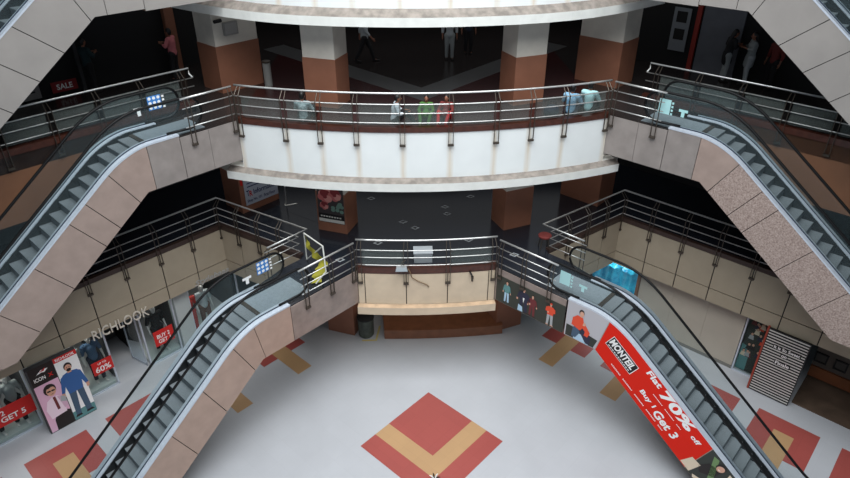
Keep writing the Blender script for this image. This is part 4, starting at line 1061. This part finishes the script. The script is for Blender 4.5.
fr = Frame(V(-3.66,19.35,0), V(1.02,-.39,0).normalized(), (0,0,1), V(-.357,-.934,0)); mb = MB()
mb.prism([fr.p(.06,4.86,.003), fr.p(1.03,4.86,.003), fr.p(1.03,6.4,.003), fr.p(.06,6.4,.003)], fr.n*.012, 0)
FP = [mat('poster_dark', (64,56,56), .6), mat('petal_pink', (205,108,104), .6), mat('petal_deep', (140,44,48), .6), mat('leaf_teal', (118,150,134), .6), M_BLACK, mat('caption_white', (206,204,196), .6), mat('petal_light', (226,150,140), .6)]
mb.build('poster_sheet', FP, t); mb = MB(); random.seed(5)
for cx, cy, r in ((.36,5.85,.27),(.72,5.95,.24),(.5,6.2,.22),(.3,5.5,.16)):
    for k in range(7):
        an = k*2.4; flat_ell(mb, fr, cx+r*.5*math.cos(an), cy+r*.5*math.sin(an), r*.55, r*.5, .02+k*.0007, (1,6,1,2,1,6,2)[k], 12)
    flat_ell(mb, fr, cx, cy, r*.3, r*.26, .027, 2, 12)
for k in range(9): flat_ell(mb, fr, .62+.36*random.random(), 5.3+.35*random.random(), .08, .07, .018+k*.0005, 3, 8)
mb.build('flowers', FP, t)
mb = MB(); flat(mb, fr, [(.07,5.0),(1.02,5.0),(1.02,5.2),(.07,5.2)], .02, 4); flat(mb, fr, [(.07,4.88),(1.02,4.88),(1.02,5.0),(.07,5.0)], .02, 5)
for k in range(8): flat(mb, fr, [(.14+k*.1,5.07),(.21+k*.1,5.07),(.21+k*.1,5.12),(.14+k*.1,5.12)], .024, 5)
mb.build('caption', FP, t)
# fittings and furniture of the upper floors
t = thing('junction_box', 'grey square cabinet high on the wide left pillar of the second upper floor', 'electrical box', (-6.1,21.0,10.75))
fr = Frame(V(-6.53,20.59,0), (R2,R2,0), (0,0,1), (R2,-R2,0)); mb = MB(); mb.prism([fr.p(.35,10.8,.0), fr.p(.85,10.8,.0), fr.p(.85,11.2,.0), fr.p(.35,11.2,.0)], fr.n*.09); mb.build('cabinet', mat('box_grey', (140,138,134), .5), t)
mb = MB(); mb.prism([fr.p(.39,10.84,.09), fr.p(.81,10.84,.09), fr.p(.81,11.16,.09), fr.p(.39,11.16,.09)], fr.n*.012); mb.build('cabinet_door', mat('box_grey2', (152,150,146), .5), t)
t = thing('security_camera', 'small black camera at the top of the wide left pillar', 'camera', (-6.3,20.8,11.22))
mb = MB(); c0 = fr.p(.12,11.3,.12); mb.tube([c0-fr.x*.12+fr.n*.05, c0+fr.x*.14], [.055,.06], 10); mb.build('camera_body', M_BLACK, t)
mb = MB(); mb.tube([c0, fr.p(.12,11.3,0)], .02, 6); mb.build('bracket', M_BLACK, t)
t = thing('ash_bin', 'slim pale cylinder bin beside the wide left pillar of the second upper floor', 'bin', (-5.16,21.34,2*H))
mb = MB(); mb.lathe((-5.16,21.34,2*H), [(.13,0),(.13,.78),(.1,.8)], 16); mb.build('bin_body', mat('bin_pale', (150,150,146), .4), t)
mb = MB(); mb.lathe((-5.16,21.34,2*H+.8), [(.14,0),(.15,.05),(.08,.07)], 16); mb.build('bin_top', M_STEELD, t)
t = thing('metal_stand', 'thin metal floor stand beside the information notice pillar', 'stand', (-4.9,21.2,H))
for pth in ([(-5.1,21.13,H+.02),(-4.67,21.27,H+.02)], [(-5.1,21.13,H+.02),(-5.1,21.4,H+.02),(-5.05,21.4,H+1.1)]): MB().tube(pth, .025, 8).build('bar', M_STEEL, t)
def stool(label, x, y, m):
    t = thing('stool', label, 'stool', (x,y,H))
    mb = MB(); mb.lathe((x,y,H+.42), [(.2,0),(.22,.03),(.22,.07),(.17,.1)], 18); mb.build('seat', m, t)
    for k in range(4):
        an = math.pi/4+k*math.pi/2; mb = MB(); mb.tube([(x+.21*math.cos(an), y+.21*math.sin(an), H), (x+.14*math.cos(an), y+.14*math.sin(an), H+.43)], .018, 6); mb.build('leg', M_STEELD, t)
stool('round dark red stool at the head of the lower right escalator', 3.95, 17.8, DRED)
# second floor shop fronts
t = thing('shop_notice', 'framed white notice with two dark pictures on the right shop wall, second upper floor', 'notice', W(.9,9.6,10.3,1))
fr = side_frame(1, .25, 9.58, 0); mb = MB(); mb.prism([fr.p(0,9.6,0), fr.p(.62,9.6,0), fr.p(.62,11.1,0), fr.p(0,11.1,0)], fr.n*.03); mb.build('board', mat('notice_grey', (130,134,138), .6), t)
for z in (10.6, 10.0): mb = MB(); flat(mb, fr, [(.12,z),(.5,z),(.5,z+.38),(.12,z+.38)], .035); mb.build('dark_picture', M_BLACK, t)
tag(boxab('door_2', mat('shutter_grey', (104,106,112), .6, noise=.1, nscale=2), 1, 1.3, 2.7, 9.55, 9.62, 2*H, 11.3), kind='structure')
tag(boxab('trim_12', mat('red_post', (150,44,32), .5), 1, 1.08, 1.24, 9.5, 9.62, 2*H, 11.3), kind='structure')
tag(boxab('trim_13', M_GREYWALL, -1, 3.1, 3.2, 9.5, 9.62, 2*H, 11.3), kind='structure')
tag(boxab('trim_14', M_BROWN, -1, -.35, .0, 9.4, 9.62, 2*H, 12.8), kind='structure')
t = thing('sale_sign', 'dim red SALE sign low in the left shop window, second upper floor', 'sign', W(3.75,9.6,9.05,-1))
fr = side_frame(-1, 4.15, 9.58, 9.1); mb = MB(); mb.prism([fr.p(0,0,0), fr.p(.8,0,0), fr.p(.8,.34,0), fr.p(0,.34,0)], fr.n*.02); mb.build('sign_board', mat('dim_red', (140,30,34), .6), t)
mb = MB(); text_on(mb, fr, 'SALE', .15, .08, .5, .18, .025, 0, .02); mb.build('lettering', M_TXT, t)
t = thing('wall_poster', 'grey text poster in the left shop window, second upper floor', 'poster', W(4.9,9.6,9.1,-1))
fr = side_frame(-1, 5.5, 9.58, 9.05); mb = MB(); mb.prism([fr.p(0,0,0), fr.p(1.0,0,0), fr.p(1.0,1.3,0), fr.p(0,1.3,0)], fr.n*.02); mb.build('sheet', mat('dim_paper', (128,126,124), .6), t)
mb = MB()
for k in range(6): flat(mb, fr, [(.12,.2+k*.18),(.85-.12*(k % 2),.2+k*.18),(.85-.12*(k % 2),.25+k*.18),(.12,.25+k*.18)], .025)
mb.build('text_lines', M_BLACK, t)

# ------------------------------------------------------------------ people
Z2 = 2*H
person('person', 'person in pale grey patterned shirt sitting with back to the curved railing', 'person', (-3.55,17.8,Z2), 80, 'sit', M_SKIN, GREYP, BL, scale=.95)
person('person', 'person in white shirt and dark trousers sitting behind the curved railing', 'person', (-.9,17.6,Z2), 5, 'sit', M_SKIN, WHT, BL, lean=.12, scale=.9)
person('person', 'person in green top with red scarf sitting in the middle behind the curved railing', 'person', (.03,17.85,Z2), -100, 'sit', M_SKIN, GREEN, GREEN, long_hair=True, scale=.8)
person('person', 'person in bright red dress sitting right of the one in green', 'person', (.62,17.85,Z2), -110, 'sit', M_SKIN, DRED, RED2, long_hair=True, scale=.8)
person('person', 'person in blue checked shirt sitting with back to the curved railing at right', 'person', (4.35,18.05,Z2), 60, 'sit', M_SKIN, BLUECHK, NAVY)
person('person', 'person in pale cyan top sitting rightmost behind the curved railing', 'person', (4.95,18.3,Z2), 60, 'sit', M_SKIN, CYAN, BL)
person('person', 'person in light shirt and dark trousers walking across the second upper floor', 'person', (-2.0,24.15,Z2), 0, 'walk', M_SKIN, LG, BL)
person('person', 'person in pale clothes standing far back in the middle of the second upper floor', 'person', (1.2,24.4,Z2), -90, 'stand', M_SKIN, LG, GREY)
person('person', 'person in dark clothes standing far back right of the one in pale clothes', 'person', (2.0,25.2,Z2), -90, 'stand', M_SKIN, NAVY, BL)
person('person', 'person in dark teal top standing by the left shop front, second upper floor', 'person', (-10.8,20.93,Z2), 60, 'arms', M_SKIN, TEAL, BL)
person('person', 'person in pink top behind the end of the upper left railing', 'person', (-8.45,22.2,Z2), 170, 'arms', M_SKIN, PINK, BL)
person('person', 'person with long black hair and dark top leaning in at the upper right railing', 'person', (10.45,21.3,Z2), 0, 'arms', M_SKIN, BL, GREY, long_hair=True, lean=.15)
person('person', 'person in pale top and pale skirt standing by the upper right railing', 'person', (11.05,20.9,Z2), 165, 'arms', M_SKIN, GREY, LG, long_hair=True, skirt=True)
person('person', 'person in dark red shirt and orange head cover at the upper right railing', 'person', (11.6,20.4,Z2), 200, 'stand', M_SKIN, DRED, BL, hair=ORG)
t = thing('bag', 'dark blue bag on the floor behind the curved railing at right', 'bag', (3.75,17.95,Z2))
mb = MB(); mb.ell((3.75,17.95,Z2+.2), (.24,0,0), (0,.15,0), (0,0,.2), 14, 10); mb.build('bag_body', NAVY, t, smooth=True)
mb = MB(); mb.tube([(3.6,17.95,Z2+.34),(3.66,17.95,Z2+.5),(3.84,17.95,Z2+.5),(3.9,17.95,Z2+.34)], .014, 6); mb.build('bag_handle', BL, t, smooth=True)
# small ornament on the hall floor at the lower picture edge
t = thing('floor_ornament', 'small dark and white ornament at the bottom edge on the centre medallion', 'ornament', (.03,12.18,0))
mb = MB(); mb.lathe((.03,12.18,0), [(.13,0),(.16,.06),(.1,.16)], 12); mb.build('pot', P_CRM, t)
mb = MB()
for k in range(7):
    an = k*.9; mb.tube([(.03,12.18,.14), (.03+.1*math.cos(an),12.18+.1*math.sin(an),.26), (.03+.17*math.cos(an),12.18+.17*math.sin(an),.25)], [.02,.025,.006], 5, k % 2)
mb.build('tuft', [M_BLACK, M_PAPER], t)

# unseen roof slabs added to narrow the skylight and darken the wings
mb = MB()
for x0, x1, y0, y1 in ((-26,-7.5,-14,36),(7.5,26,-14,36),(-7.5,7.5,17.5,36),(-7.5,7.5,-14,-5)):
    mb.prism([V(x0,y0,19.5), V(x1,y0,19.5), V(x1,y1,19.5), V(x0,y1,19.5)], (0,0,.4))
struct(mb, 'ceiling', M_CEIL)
# ------------------------------------------------------------------ camera, light
cam = bpy.data.cameras.new('camera'); cam.sensor_width = 36; cam.lens = 634.844/850*36; cam.clip_end = 200
co = bpy.data.objects.new('camera', cam); COL.objects.link(co); bpy.context.scene.camera = co
pi_, ya, ro = math.radians(31.084), math.radians(2.49), math.radians(-.051)
fw = Vector((math.sin(ya)*math.cos(pi_), math.cos(ya)*math.cos(pi_), -math.sin(pi_)))
rt = Vector((math.cos(ya), -math.sin(ya), 0)); dn = fw.cross(rt)
c, sn = math.cos(ro), math.sin(ro); rt2 = rt*c+dn*sn; dn2 = -rt*sn+dn*c
co.matrix_world = Matrix.Translation((-.785,0,15.681)) @ Matrix((rt2, -dn2, -fw)).transposed().to_4x4()

w = bpy.data.worlds.new('world'); bpy.context.scene.world = w; w.use_nodes = True
w.node_tree.nodes['Background'].inputs['Color'].default_value = (.75,.85,1,1)
w.node_tree.nodes['Background'].inputs['Strength'].default_value = .42
def area(name, loc, rot, sx, sy, e, col=(1,1,1)):
    l = bpy.data.lights.new(name, 'AREA'); l.shape = 'RECTANGLE'; l.size = sx; l.size_y = sy; l.energy = e; l.color = col
    o = bpy.data.objects.new(name, l); COL.objects.link(o); o.location = loc; o.rotation_euler = rot; return o
area('skylight', (0,6,27), (math.radians(8),0,0), 20, 22, 10400, (.95,.98,1))
for k, e in ((1, 115), (2, 150)):                # unseen fill lights added to lift the dark upper floors
    area('upper_floor_fill', (0,24.5,(k+1)*H-.75), (0,0,0), 18, 9, e, (.95,.97,1))
for a, e in ((9.3,20),(7.0,22),(4.1,12),(2.1,18)):     # unseen fill lights added to brighten the left shop windows
    p = W(a, 6.75, 2.85, -1); area('shop_fill', tuple(p), (0,0,math.radians(45)), 1.0, .6, e, (1,.96,.9))
p = W(1.3, 6.6, 2.85, 1); area('shop_fill', tuple(p), (0,0,math.radians(-45)), 1.4, .8, 26, (.8,.95,1))  # unseen fill light added over the blue sheet
area('under_centre_fill', (0,18.6,3.85), (0,0,0), 5.5, 2.5, 30, (1,.95,.88))  # unseen fill light added to lift the ground beneath the centre
for x in (-4.6, -.2, 4.6): area('gallery_fill', (x,18.55 if abs(x) < 1 else 19.4,2*H-.72), (math.radians(-12),0,0), 2.6, .5, 16, (1,.97,.93))  # unseen fill lights added to brighten the front of the first upper floor
sc = bpy.context.scene
sc.view_settings.view_transform = 'Standard'; sc.view_settings.look = 'None'; sc.view_settings.exposure = 0
